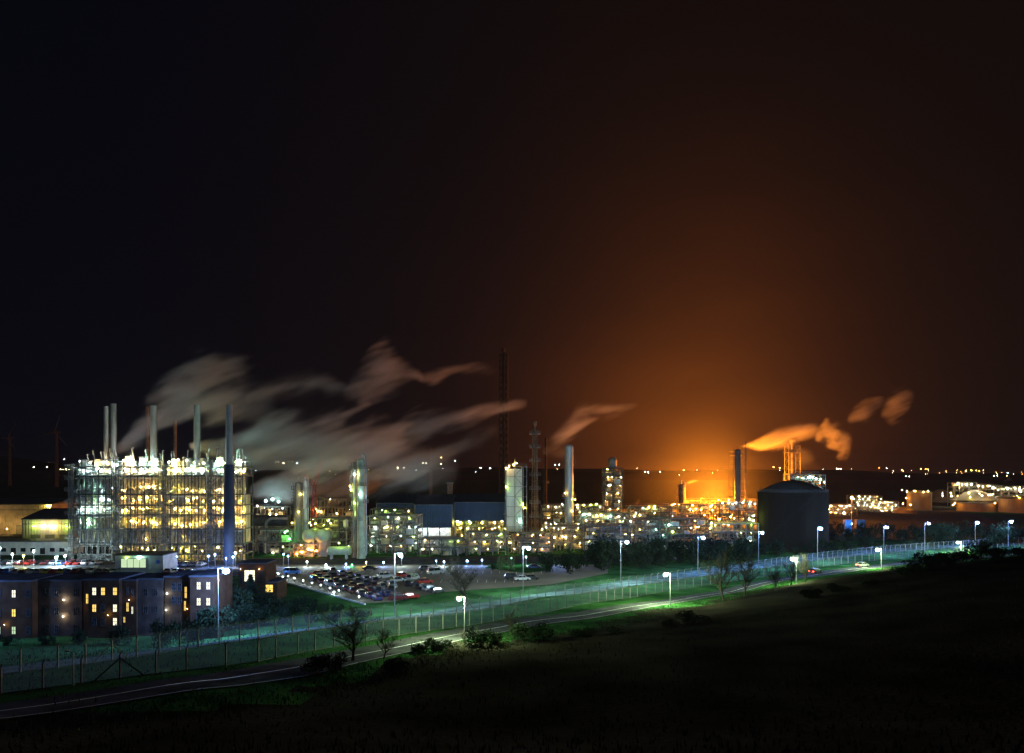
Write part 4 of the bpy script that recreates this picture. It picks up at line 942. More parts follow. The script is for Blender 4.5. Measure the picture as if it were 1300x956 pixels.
# ------------------------------------------------------------------ cars
CARM = {}
def carpaint(c):
    if c not in CARM:
        CARM[c] = surf('car_paint', c, .28, .3, .05, 1); 
    return CARM[c]
WH = MB()
WH.lathe([(.001,-.1),(.18,-.1),(.2,-.06),(.32,-.1),(.33,0),(.32,.1),(.2,.06),(.18,.1),(.001,.1)],14,(0,0,.33),'y')
WHM = WH.mesh('wheel_shape','rubber')
def car_meshes(kind, col):
    if kind == 'hatch': L,Hh,lo = 4.0,1.48,.92; cab = (-1.75,-1.45,.35,1.15)
    elif kind == 'suv': L,Hh,lo = 4.6,1.75,1.05; cab = (-2.1,-1.85,.55,1.25)
    elif kind == 'van': L,Hh,lo = 4.9,1.95,1.1; cab = (-2.3,-2.2,1.1,1.75)
    else: L,Hh,lo = 4.55,1.43,.9; cab = (-1.7,-.95,.45,1.2)
    w = .88; b = MB(); hl = L/2
    prof = [(-hl,.42),(-hl-.02,.7),(-hl+.08,lo-.03),(cab[0]+.0,lo),(cab[3],lo),(hl-.35,lo-.14),(hl-.03,lo-.28),(hl,.5),(hl-.1,.28),(-hl+.1,.28)]
    rings = []
    for s, k in ((-1,1),(-1,.94),(1,.94),(1,1)): pass
    n = len(prof); vs = [(x,-w,z) for x,z in prof]+[(x,w,z) for x,z in prof]
    vs2 = [(x*.97,-w*.9,z+(.035 if z>.6 else 0)) for x,z in prof]+[(x*.97,w*.9,z+(.035 if z>.6 else 0)) for x,z in prof]
    b.add(vs, [tuple(range(n)), tuple(range(2*n-1,n-1,-1))]+[(i,n+i,n+(i+1)%n,(i+1)%n) for i in range(n)])
    x0,x1,x2,x3 = cab; rw = w*.74
    b.add([(x1,-rw,Hh-.04),(x2,-rw,Hh-.04),(x2,rw,Hh-.04),(x1,rw,Hh-.04),(x1+.08,-rw*.9,Hh),(x2-.08,-rw*.9,Hh),(x2-.08,rw*.9,Hh),(x1+.08,rw*.9,Hh)],[(4,5,6,7),(0,1,5,4),(1,2,6,5),(2,3,7,6),(3,0,4,7)])
    for s in (-1,1):
        b.beam((x3-.05,s*(w-.06),lo),(x2,s*rw,Hh-.04),.05); b.beam((x0+.05,s*(w-.06),lo),(x1,s*rw,Hh-.04),.07); b.beam(((x1+x2)/2,s*(w-.05),lo),((x1+x2)/2,s*rw,Hh-.04),.06)
        b.box(x3-.25,x3-.1,s*(w+.02)-.07,s*(w+.02)+.07,lo+.02,lo+.16)
    body = b.mesh('car_body_shape', carpaint(col))
    b = MB(); w2 = w-.05
    b.add([(x0,-w2,lo-.01),(x3,-w2,lo-.01),(x3,w2,lo-.01),(x0,w2,lo-.01),(x1,-rw+.01,Hh-.05),(x2,-rw+.01,Hh-.05),(x2,rw-.01,Hh-.05),(x1,rw-.01,Hh-.05)],[(4,5,6,7),(0,1,5,4),(1,2,6,5),(2,3,7,6),(3,0,4,7)])
    gl = b.mesh('car_glass_shape','glass')
    b = MB(); b.box(hl-.12,hl+.01,-.2,.2,.58,.72); hd = b.mesh('headlight_shape','frame')
    b = MB(); b.box(-hl-.03,-hl+.1,-.13,.13,.62,.84); tl = b.mesh('tail_light_shape', TLM)
    return body, gl, hd, tl, L
TLM = surf('tail_light_plastic',(.35,.02,.02),.3)
CP = {}
def car(label, x, y, rz, kind='hatch', col=(.02,.02,.03), group=None, z=None, tails=False):
    k = (kind, col)
    if k not in CP:
        t = thing('parked_car', label, 'car', (0,0,0)); bo, gl, hd, tl, L = car_meshes(kind, col); w = .8
        inst(bo,'body',t); inst(gl,'cabin_glass',t)
        for sx in (-1,1):
            for sy in (-1,1): inst(WHM,'wheel',t,(sx*L*.31,sy*w,0))
        for sy in (-1,1): inst(hd,'headlight',t,(0,sy*.62,0)); inst(tl,'tail_light',t,(0,sy*.7,0))
        CP[k] = t
    else: t = dup(CP[k])
    t.location = (x,y,H(x,y)+.07 if z is None else z); t.rotation_euler = (0,0,rz); t['label'] = label; t['group'] = group or 'parked cars'
    if tails:
        b = MB(); b.box(-.02,.02,-.15,.15,0,.2); me = b.mesh('lit_tail_lamp_shape','tail')
        hl = 2.35
        for sy in (-.66,.66): inst(me,'lit_tail_lamp',t,(-hl,sy,.62))
    return t
CN = {(.02,.022,.03):'black',(.5,.5,.5):'white',(.28,.29,.3):'silver',(.35,.02,.015):'red',(.02,.04,.14):'dark blue',(.10,.015,.02):'maroon',(.07,.075,.08):'dark grey',(.03,.12,.4):'bright blue',(.55,.45,.05):'yellow'}
DK = [(.02,.022,.03),(.02,.04,.14),(.07,.075,.08),(.02,.022,.03),(.10,.015,.02),(.28,.29,.3)]
KN = {'hatch':'hatchback','suv':'off-roader','van':'van','saloon':'saloon'}
def pcar(px,py,rz,kind,col,where):
    x,y = gp(px,py); return car('%s %s %s' % (CN[col],KN[kind],where), x,y,rz,kind,col,None,.06)
W_c,S_c,R_c,B_c,N_c,M_c,G_c,BB_c = (.5,.5,.5),(.28,.29,.3),(.35,.02,.015),(.02,.022,.03),(.02,.04,.14),(.10,.015,.02),(.07,.075,.08),(.03,.12,.4)
pcar(489,734,.5,'suv',W_c,'parked before the red cars near the tall fence lamp')
pcar(505,739,.6,'hatch',S_c,'beside the tall fence lamp pole')
pcar(511,733,.5,'hatch',R_c,'behind the tall fence lamp pole')
pcar(524,737,1.2,'van',W_c,'behind the black car in the middle of the car park')
pcar(522,744,1.25,'suv',B_c,'facing the pale patch in the middle of the car park')
pcar(540,741,.5,'hatch',R_c,'alone beyond the three cars in a line')
pcar(537,748,.7,'hatch',B_c,'first of three in a line near the bare tree')
pcar(546,750,.7,'hatch',S_c,'second of three in a line near the bare tree')
pcar(555,753,.7,'hatch',G_c,'third of three in a line near the bare tree')
pcar(552,729,.5,'van',S_c,'by the far lamps of the car park')
pcar(540,724,.3,'hatch',G_c,'behind the silver van by the far lamps')
pcar(506,762,.1,'suv',M_c,'at the near edge beside the red one')
pcar(521,760,.1,'saloon',R_c,'at the near edge beside the maroon one')
pcar(489,756,.2,'saloon',N_c,'at the near edge by the dark rows')
pcar(650,735,.2,'suv',B_c,'beside the two pale cars under the tall lamp')
pcar(663,737,.2,'saloon',W_c,'under the tall lamp beyond the bare tree')
pcar(675,736,.2,'hatch',B_c,'last past the white saloon under the tall lamp')
pcar(678,722,0,'saloon',N_c,'far behind the grassy island')
pcar(347,730,.05,'hatch',W_c,'at the corner of the car park kerb')
pcar(371,729,.05,'van',BB_c,'next to the glowing kerb posts')
pcar(405,731,-.1,'saloon',R_c,'first behind the glowing posts')
pcar(470,724,0,'saloon',B_c,'alone in the lane behind the dark rows')
cr = random.Random(5)
rows = [((398,738),(478,762),9,'kerb'),((404,734),(490,757),9,'second'),((412,730),(496,751),9,'third'),((422,727),(497,746),8,'back')]
for (a, c, n, rn) in rows:
    for i in range(n):
        px = a[0]+(c[0]-a[0])*i/(n-1); py = a[1]+(c[1]-a[1])*i/(n-1)
        col = pick(DK,cr); kd = pick(['hatch','saloon','suv','hatch'],cr)
        x,y = gp(px,py); car('%s %s, %s car of the %s row counting from the glowing posts' % (CN[col],KN[kd],ORD[i],rn), x,y,pi/2+.5+cr.uniform(-.05,.05)+(pi if cr.random()<.5 else 0),kd,col,'cars parked in the dark rows',.06)
for (py, px0, px1, step, rn) in ((728, 4, 268, 9.5, 'front row beside the offices'), (717, 6, 132, 10.5, 'back row before the floodlit yard'), (719, 208, 262, 9.5, 'short row beside the gatehouse')):
    i = 0; px = px0
    while px < px1:
        if not (rn[0] == 'f' and 148 < px < 212) and cr.random() < .88:
            col = pick(DK+[W_c,S_c,BB_c,(.55,.45,.05),R_c],cr); kd = pick(['hatch','saloon','suv','hatch'],cr); x,y = gp(px,py)
            car('%s %s, %s in the %s' % (CN[col],KN[kd],ORD[i] if i < 30 else 'last',rn), x,y,pi/2+cr.uniform(-.05,.05)+(pi if cr.random()<.5 else 0),kd,col,'cars parked before the furnaces',.055); i += 1
        px += step
# moving car with lit tail lamps on the road
p = hit(1070,727); p2 = (118,226)
rd = min(range(len(road)), key=lambda i: abs(CX+road[i].x*F/road[i].y-1100)); a = road[rd]; d = road[rd+1]-road[rd-1]
c_ = car('silver saloon driving away on the public road with glowing tail lamps', a.x-1.2, a.y+1.4, atan2(d.y,d.x),'saloon',S_c,'cars on the public road',H(a.x,a.y)+.08,True)
rd = min(range(len(road)), key=lambda i: abs(CX+road[i].x*F/road[i].y-1045)); a = road[rd]; d = road[rd+1]-road[rd-1]
c_ = car('dark grey hatchback following the silver saloon on the road, tail lamps lit', a.x-1.2, a.y+1.4, atan2(d.y,d.x),'hatch',G_c,'cars on the public road',H(a.x,a.y)+.08,True)

# ------------------------------------------------------------------ vegetation
def bare_tree_meshes(h, seed, spread=1.0, up=.55):
    r = random.Random(seed); tb = MB(); cb = MB()
    def grow(p, d, L, rad, lev):
        n = 3; q = p
        for i in range(n):
            d2 = (d+Vector((r.uniform(-.2,.2),r.uniform(-.2,.2),r.uniform(-.05,.12)))).normalized(); e = q+d2*L/n
            (tb if lev < 2 else cb).tube(q, e, rad*(1-i/n*.4), 5 if lev < 2 else 3, rad*(1-(i+1)/n*.4), cap=False); q = e; d = d2
            if lev < 5 and (i > 0 or lev > 0 or h > 0):
                for k in range(3 if lev == 0 else 2 if lev < 3 else 1):
                    a = r.uniform(0,2*pi); s = Vector((cos(a),sin(a),r.uniform(.1,.9)*up*2)).normalized()
                    grow(q, (d*.55+s*spread*.8).normalized(), L*r.uniform(.42,.66), max(.009,rad*.5), lev+1)
    grow(Vector((0,0,0)), Vector((0,0,1)), h*.62, h*.020, 0)
    return tb.mesh('trunk_shape','bark'), cb.mesh('twig_shape','twig')
BT = [bare_tree_meshes(8, s, sp) for s, sp in ((1,1.0),(2,1.25),(3,.9))]
def bare_tree(label, px, py, ytop, v, group='bare winter trees', pt=None, wide=1.0):
    x,y,z = pt or hit(px,py); h = Z(ytop,y)-z; t = thing('bare_tree', label, 'tree', (x,y,z-.1), R.uniform(0,6), group)
    s = h/8.0
    inst(BT[v][0],'trunk',t,(0,0,0)).scale = (s*wide,s*wide,s); inst(BT[v][1],'crown',t,(0,0,0)).scale = (s*wide,s*wide,s)
    return t
def bush_mesh(seed, n=900, mat='leafdark', tall=1.0, leaf=.16):
    r = random.Random(seed); b = MB(); cl = [(r.uniform(-.6,.6),r.uniform(-.6,.6),r.uniform(.25,.85)*tall,r.uniform(.25,.48)) for _ in range(11)]
    for k in range(n):
        c = pick(cl,r); v = Vector((r.gauss(0,1),r.gauss(0,1),r.gauss(0,1))).normalized()*c[3]*r.uniform(.55,1.08)
        p = Vector(c[:3])+v
        if p.z < .02: p.z = r.uniform(.02,.2)
        u = Vector((r.gauss(0,1),r.gauss(0,1),r.gauss(0,1))).normalized(); w = u.orthogonal().normalized(); s = leaf*r.uniform(.5,1.2)
        b.add([tuple(p-u*s),tuple(p+w*s*.5),tuple(p+u*s),tuple(p-w*s*.5)],[(0,1,2,3)])
    return b.mesh('foliage_shape',mat)
BU = [bush_mesh(s,1300,leaf=.075) for s in (1,2,3)]; BUP = bush_mesh(5,900,'leafpale',leaf=.07)
b = MB()
for k in range(7):
    a = k*.9; b.tube((0,0,0),(.35*cos(a),.35*sin(a),.6),.03,4,.012)
STM = b.mesh('stem_shape','bark')
def bush(label, pt, w, h, v=0, group='dark shrubs', pale=False, name='shrub', cat='shrub'):
    t = thing(name, label, cat, (pt[0],pt[1],pt[2]-.1), R.uniform(0,6), group)
    inst(STM,'stem' if name=='shrub' else 'trunk',t).scale = (w/2,w/2,h); inst(BUP if pale else BU[v%3],'foliage' if name=='shrub' else 'crown',t).scale = (w/2,w/2,h)
    return t
# conifer by the low building
def conifer(label, pt, h, group):
    r = random.Random(int(h*100)); t = thing('conifer', label, 'tree', (pt[0],pt[1],pt[2]-.1), 0, group); b = MB(); b.tube((0,0,0),(0,0,h*.95),h*.02,6,.03); b.build('trunk','bark',t)
    b = MB()
    for k in range(46):
        z = h*(.12+.86*k/46); L = h*.26*(1-(z/h))**.8+.15
        for i in range(7):
            a = r.uniform(0,2*pi); d = Vector((cos(a),sin(a),-.18)); L2 = L*r.uniform(.6,1.15)
            for q in range(5):
                p = Vector((0,0,z))+d*L2*(q+.6)/5; u = Vector((r.gauss(0,1),r.gauss(0,1),r.gauss(0,.5))).normalized()*h*.028; w = u.orthogonal().normalized()*h*.014
                b.add([tuple(p-u),tuple(p+w),tuple(p+u),tuple(p-w)],[(0,1,2,3)])
    b.build('crown','leafdark',t); return t
def onflat(px, Y): return (X(px,Y),Y,H(X(px,Y),Y))
conifer('pointed conifer standing before the low building with the wide window', onflat(318,150), Z(727,150)-H(X(318,150),150), 'conifers')
bare_tree('wide bare tree at the near edge of the car park', 593, 764, 716, 1, pt=onflat(594,158), wide=1.25)
bare_tree('big bare tree spreading over the road at lower centre', 448, 850, 784, 1, pt=onflat(448,84), wide=1.9)
bare_tree('bare tree close beside the big one over the road', 480, 830, 800, 0, pt=onflat(487,86), wide=1.2)
bare_tree('bare shrubby tree between the road lamp and the junction', 650, 800, 782, 2, pt=onflat(650,112), wide=1.6)
bare_tree('small sapling at the foot of the first roadside lamp', 588, 822, 800, 0, pt=onflat(588,101), wide=1.1)
bare_tree('thin sapling on the verge between two roadside trees', 541, 838, 812, 2, pt=onflat(541,93))
bare_tree('tall bare tree by the road before the dark wood', 919, 772, 706, 0, pt=onflat(919,150), wide=1.2)
bare_tree('bare tree standing just past the tall roadside tree', 944, 768, 712, 2, pt=onflat(945,156), wide=1.3)
bare_tree('leaning bare tree near the second roadside lamp pair', 985, 760, 722, 1, pt=onflat(984,160), wide=1.3)
bare_tree('first of two round-headed small trees by the red tail lamps', 1004, 752, 716, 2, pt=onflat(1004,165), wide=1.2)
bare_tree('second of two round-headed small trees by the red tail lamps', 1023, 748, 708, 1, pt=onflat(1023,170), wide=1.1)
vr = random.Random(9)
# shrubs on the crest of the dark slope
k = 0
for px,py,w,h in [(560,838,5,1.6),(540,836,4,1.2),(610,815,5,2.2),(630,808,4,1.8),(665,800,5,2.6),(690,797,5,2.2),(880,772,6,1.6),(850,776,5,1.2),(1030,752,5,1.6),(1065,748,5,1.4),(1160,716,6,2.6),(1180,712,7,3),(1200,712,7,2.8),(1225,712,6,2.6),(1243,708,7,4),(1262,706,6,2.6),(1285,706,6,2.4),(1145,722,5,1.6),(1100,738,5,1.2),(780,795,5,1),(740,800,5,1),(420,852,4,1.8),(400,862,4,1.5),(500,845,4,1.2)]:
    Y = 92+ (px-540)*.085 if px > 520 else 78; pt = onflat(px,Y)
    bush('%s shrub on the crest of the dark slope counting from the big bare tree' % ORD[k], pt, w, h, k, 'shrubs on the slope crest'); k += 1
# dark wood between the plant and the fence
k = 0
for px in range(700, 1300, 18):
    Y = 214+(px-700)*.13+vr.uniform(-4,6); 
    if px > 960: Y += 8
    top = {0:690,1:684,2:692}[k%3]+vr.uniform(-4,4) + (14 if px < 740 else 0)
    pt = onflat(px+vr.uniform(-4,4),Y); h = max(2.5,Z(top,Y)-pt[2])
    bush('%s tree of the dark wood counting from the car park' % (ORD[k] if k<30 else 'thirty-%s' % ORD[k-30]), pt, h*vr.uniform(1.2,1.6), h, k, 'trees of the dark wood', name='dense_tree', cat='tree'); k += 1
k = 0
for px in range(1056, 1320, 22):
    Y = 300+vr.uniform(-8,20); pt = onflat(px,Y); h = max(3,Z(668+vr.uniform(-4,5),Y))
    bush('%s tree of the dim row behind the far lamps counting from the dark tank' % ORD[k], pt, h*1.6, h, k, 'trees of the far dim row', name='dense_tree', cat='tree'); k += 1
# trees below the car park
k = 0
for px,py,Y in [(288,740,140),(300,752,143),(330,748,148),(345,757,150),(360,760,150),(378,758,152),(395,762,150),(410,765,150),(428,768,148),(445,772,148),(300,765,136),(330,770,138),(360,772,140),(395,775,140),(425,778,140),(270,770,128),(240,785,124),(210,790,122),(60,806,122),(100,800,122),(150,796,122),(10,806,122),(463,776,145)]:
    pt = onflat(px,Y); h = max(1.6,Z(py,Y)-pt[2]); bush('%s dark tree of the planting below the car park and offices, from the conifer' % ORD[k], pt, max(3.2,h*1.4), h, k, 'dark planting below the car park', name='dense_tree', cat='tree'); k += 1
# pale lit small trees on the grass island
flat('grass_island',[gp(615,721),gp(668,728),gp(700,724),gp(690,716),gp(630,715)],.09,'grass')
for k,(px,yt,lab) in enumerate([(636,706,'pale leafy tree lit on the grass island by the tall lamp'),(649,708,'smaller pale leafy tree second on the grass island'),(626,716,'low dark evergreen at the end of the grass island')]):
    Y = 218; h = Z(yt,Y); t = bush(lab,(X(px,Y),Y,0),h*.8,h,0,None,pale=k<2,name='leafy_tree',cat='tree')
# rough grass on the near verge (nobody could count it)
b = MB(); r = random.Random(4)
for i in range(16000):
    q = r.choice(road[2:70]) if False else road[int(r.uniform(1,len(road)*.72))]; k_ = r.uniform(-13,-4.2) if r.random() < .95 else r.uniform(4.4,5)
    dd = Vector((r.uniform(-1.5,1.5),r.uniform(-1.5,1.5))); i2 = road.index(q); d = (road[min(i2+1,len(road)-1)]-road[max(i2-1,0)]).normalized()
    x = q.x-d.y*k_+dd.x; y = q.y+d.x*k_+dd.y; z = H(x,y); hh = r.uniform(.12,.4); a = r.uniform(0,pi); w = .05
    b.add([(x-w*cos(a),y-w*sin(a),z-.02),(x+w*cos(a),y+w*sin(a),z-.02),(x+r.uniform(-.1,.1),y+r.uniform(-.1,.1),z+hh)],[(0,1,2)])
tag(b.build('rough_grass','grass'),'rough grass tufts growing along both verges of the public road','grass',kind='stuff')
b = MB()
for i in range(7000):
    Y = r.uniform(22,130); px = r.uniform(0,1330); x = X(px,Y); z = H(x,Y)
    hh = r.uniform(.2,.6); a = r.uniform(0,pi); w = .07
    if min(abs(x-q.x)+abs(Y-q.y) for q in road[::6]) < 9: continue
    b.add([(x-w*cos(a),Y-w*sin(a),z-.02),(x+w*cos(a),Y+w*sin(a),z-.02),(x+r.uniform(-.15,.15),Y+r.uniform(-.15,.15),z+hh)],[(0,1,2)])
tag(b.build('hillside_grass','unlit_slope'),'long dry grass covering the dark hillside below the viewpoint','grass',kind='stuff')

# ------------------------------------------------------------------ wind turbines
for i,(px,yt,Y,lab,ang) in enumerate([(72,549,1500,'taller dim wind turbine next to the furnaces',.3),(12.5,556,1600,'dimmer wind turbine at the photo edge',.5),(1281,608,2500,'tiny far wind turbine over the lit gantry',.1)]):
    t = thing('wind_turbine', lab, 'wind turbine', (X(px,Y),Y,0), 0, 'wind turbines on the skyline'); zt = Z(yt,Y)
    b = MB(); b.tube((0,0,0),(0,0,zt),3.6,10,2.4); b.build('tower','turbine',t); b = MB(); b.box(-4,7,-3,3,zt-2.2,zt+2.6); b.build('nacelle','turbine',t)
    for k in range(3):
        a = ang+k*2*pi/3; b = MB(); L = 38; b.add([(-4.5,-3.6,zt),(-4.5+L*.2*sin(a)*.1,-3.6,zt)],[]); b.tube((-2,-4,zt),(-2+L*sin(a),-4,zt+L*cos(a)),1.7,4,.4); b.build('blade','turbine',t)

# ------------------------------------------------------------------ town lights on the hills
b = MB(); b.tube((0,0,0),(0,0,8),.25,4); PLM = b.mesh('far_pole_shape','steel_dark')
tl = []
r = random.Random(12)
for px,py,kd in [(43,593,'white'),(60,593,'white'),(74,594,'white'),(80,596,'warm'),(84,596,'white'),(88,596,'warm'),(82,583,'cool'),(77,596,'warm'),(360,588,'white'),(377,588,'cool'),(505,594,'white'),(513,594,'white'),(537,588,'white'),(541,588,'white'),(560,589,'white'),(560,581,'warm'),(578,585,'cool'),(610,594,'white'),(622,594.5,'cool'),(705,590,'cool'),(710,590,'cool'),(819,599,'white'),(823,600,'white'),(838,599,'white'),(868,597,'warm'),(982,593,'warm'),(990,594,'warm'),(1062,595,'white'),(1067,595.5,'warm'),(1064,595,'white'),(1116,594,'sodium'),(1125.5,594.5,'cool'),(1145,597,'warm'),(1169,595,'warm'),(1175,595.5,'sodium'),(1178,596,'warm'),(1233,597,'yellow'),(1239,597.5,'yellow'),(1243,598,'yellow'),(1226,598,'warm'),(1262,604,'white'),(1266,604,'white'),(1279,600,'cool'),(1150,605,'cool'),(1154,605,'white'),(1278,604,'warm')]: tl.append((px,py,kd,r.uniform(.8,1.25)))
for i in range(26): tl.append((345+i*4.4+r.uniform(-1,1),586.5+r.uniform(-1,1),'white',.2))
for i in range(20): tl.append((r.uniform(1130,1300),r.uniform(596,602),pick(['warm','sodium','white'],r),.42))
for i in range(24): tl.append((r.uniform(0,1300),r.uniform(593,603),pick(['warm','white','cool'],r),.4))
for px,py,kd,s in tl:
    Y = 3000.0; z = Z(py,Y); z0 = z-8
    if z0 < 0: 
        Y = 2600.0; z = Z(py,Y); z0 = max(0,z-8)
    t = thing('street_lamp','tiny far town lamp on the dark hills along the horizon','street lamp',(X(px,Y),Y,z0),0,'far town lamps on the horizon')
    inst(PLM,'pole',t,(0,0,0)).scale = (1,1,max(.05,(z-z0)/8)); lamp(t,(0,-1,z-z0),kd,max(.25,round(1.4*s,1)),True,'bulb')

# ------------------------------------------------------------------ flare and steam
t = thing('ground_flare','large orange flare burning behind the racks beside the scaffolded column','flare',(X(908,415),415,0))
b = MB(); b.lathe([(5,0),(5,3),(3.8,4),(2.6,8),(2.6,9),(2.2,9),(2.2,7)],16); b.build('burner','rust',t)
M['flame'] = emit('flare_flame',(1,.33,.03),7.0,False)
fr = random.Random(3); b = MB()
for k in range(8):
    a = k*.8; rr_ = 1.6*fr.random(); hgt = fr.uniform(2,4); b.lathe([(.001,6.5),(1.0,7),(1.2,6.5+hgt*.35),(.7,6.5+hgt*.7),(.001,6.5+hgt)],10,(rr_*cos(a),rr_*sin(a),0))
b.build('flame','flame',t,smooth=True)
def plight(name, loc, col, power, rad):
    l = bpy.data.lights.new(name,'POINT'); l.color = col; l.energy = power; l.shadow_soft_size = rad
    o = bpy.data.objects.new(name,l); C.objects.link(o); o.location = loc; return o
FLARE_P = 1.8e6
plight('flare_light',(X(908,415),415,15),(1,.25,.012),FLARE_P,9)

def curve_node(nt, pts, src):
    c = nt.nodes.new('ShaderNodeFloatCurve'); cm = c.mapping; cv = cm.curves[0]
    cm.use_clip = False
    pts = sorted(pts)
    cv.points[0].location = pts[0]; cv.points[1].location = pts[-1]
    for p in pts[1:-1]: cv.points.new(*p)
    for p in cv.points: p.handle_type = 'AUTO'
    cm.update(); nt.links.new(src, c.inputs['Value']); return c.outputs[0]
def mnode(nt, op, a, b=None, c=None, clamp=False):
    n = nt.nodes.new('ShaderNodeMath'); n.operation = op; n.use_clamp = clamp
    for i, v in enumerate((a,b,c)):
        if v is None: continue
        if isinstance(v,(int,float)): n.inputs[i].default_value = v
        else: nt.links.new(v, n.inputs[i])
    return n.outputs[0]
def interp(pts, t):
    pts = sorted(pts)
    for (a,va),(c,vc) in zip(pts,pts[1:]):
        if t <= c: 
            u = (t-a)/max(1e-6,c-a); u = u*u*(3-2*u)*.5+u*.5; return va+(vc-va)*u
    return pts[-1][1]
def plume(label, Y, path, dens, seed, dp=None, stretch=.27, nscale=.2, thr=.47, dy=0, soft=False):
    """path: (px, py, radius px) along the drift of the steam; dens: peak density; dp: density profile along it"""
    x0 = X(path[0][0],Y); L = X(path[-1][0],Y)-x0; z0 = Z(path[0][1],Y)
    ts = [(X(p[0],Y)-x0)/L for p in path]; cz = [(t,(Z(p[1],Y)-z0)/L) for t,p in zip(ts,path)]; cr_ = [(t,p[2]*Y/F/L) for t,p in zip(ts,path)]
    m = bpy.data.materials.new('steam_'+str(seed)); m.use_nodes = True; nt = m.node_tree; nt.nodes.clear()
    out = nt.nodes.new('ShaderNodeOutputMaterial'); pv = nt.nodes.new('ShaderNodeVolumePrincipled'); tc = nt.nodes.new('ShaderNodeTexCoord')
    sp = nt.nodes.new('ShaderNodeSeparateXYZ'); nt.links.new(tc.outputs['Object'],sp.inputs[0])
    x, y, z = sp.outputs; tt = mnode(nt,'DIVIDE',x,L,clamp=True)
    c = mnode(nt,'MULTIPLY',curve_node(nt,cz,tt),L); rr_ = mnode(nt,'MULTIPLY',curve_node(nt,cr_,tt),L); dd = curve_node(nt,dp or [(0,.0),(.04,1),(.6,.7),(1,0)],tt)
    mp = nt.nodes.new('ShaderNodeMapping'); mp.vector_type = 'TEXTURE'; mp.inputs['Scale'].default_value = (1/stretch,1,1); mp.inputs['Location'].default_value = (seed*3.7,seed,seed*2.2)
    mp.inputs['Rotation'].default_value = (0,-.38,0)
    nt.links.new(tc.outputs['Object'],mp.inputs[0]); no = nt.nodes.new('ShaderNodeTexNoise'); no.inputs['Scale'].default_value = nscale; no.inputs['Detail'].default_value = 4; no.inputs['Roughness'].default_value = .5
    nt.links.new(mp.outputs[0],no.inputs['Vector'])
    n2 = nt.nodes.new('ShaderNodeTexNoise'); n2.inputs['Scale'].default_value = nscale*.55; n2.inputs['Detail'].default_value = 2; nt.links.new(mp.outputs[0],n2.inputs['Vector'])
    w2 = mnode(nt,'MULTIPLY',mnode(nt,'SUBTRACT',n2.outputs['Fac'],.5),3.4)
    dz = mnode(nt,'SUBTRACT',z,c)
    if not soft: dz = mnode(nt,'ADD',dz,mnode(nt,'MULTIPLY',mnode(nt,'MULTIPLY',w2,mnode(nt,'MULTIPLY',tt,4.0,clamp=True)),rr_))
    r2 = mnode(nt,'ADD',mnode(nt,'MULTIPLY',dz,dz),mnode(nt,'MULTIPLY',y,y)); q = mnode(nt,'DIVIDE',r2,mnode(nt,'MULTIPLY',rr_,rr_))
    # edge breaks up with the noise
    nn_ = mnode(nt,'SUBTRACT',no.outputs['Fac'],thr); e = mnode(nt,'ADD',mnode(nt,'SUBTRACT',.75,q),mnode(nt,'MULTIPLY',nn_,5.0)); e = mnode(nt,'MULTIPLY',e,mnode(nt,'SUBTRACT',1.0,q,clamp=True),clamp=True)
    if soft: e = mnode(nt,'POWER',mnode(nt,'SUBTRACT',1.0,q,clamp=True),2.0)
    else: dens *= 1.15; e = mnode(nt,'POWER',e,1.3)
    den = mnode(nt,'MULTIPLY',mnode(nt,'MULTIPLY',e,dd),dens)
    nt.links.new(den,pv.inputs['Density']); pv.inputs['Color'].default_value = (.92,.92,.92,1); pv.inputs['Anisotropy'].default_value = .15
    nt.links.new(pv.outputs[0],out.inputs['Volume'])
    b = MB(); n = 14; k = 26
    for i in range(k+1):
        t_ = i/k; rad = interp(cr_,t_)*L*(1.06 if soft else 1.4)+.1; zc = interp(cz,t_)*L
        for j in range(n): a = 2*pi*j/n; b.v.append((t_*L,rad*cos(a),zc+rad*sin(a)))
    b.f = [(i*n+j,i*n+(j+1)%n,(i+1)*n+(j+1)%n,(i+1)*n+j) for i in range(k) for j in range(n)]+[tuple(range(n-1,-1,-1)),tuple(range(k*n,k*n+n))]
    o = b.build('steam_plume',m); o.location = (x0,Y+dy,z0); tag(o,label,'steam','steam plumes'); return o
PL = True
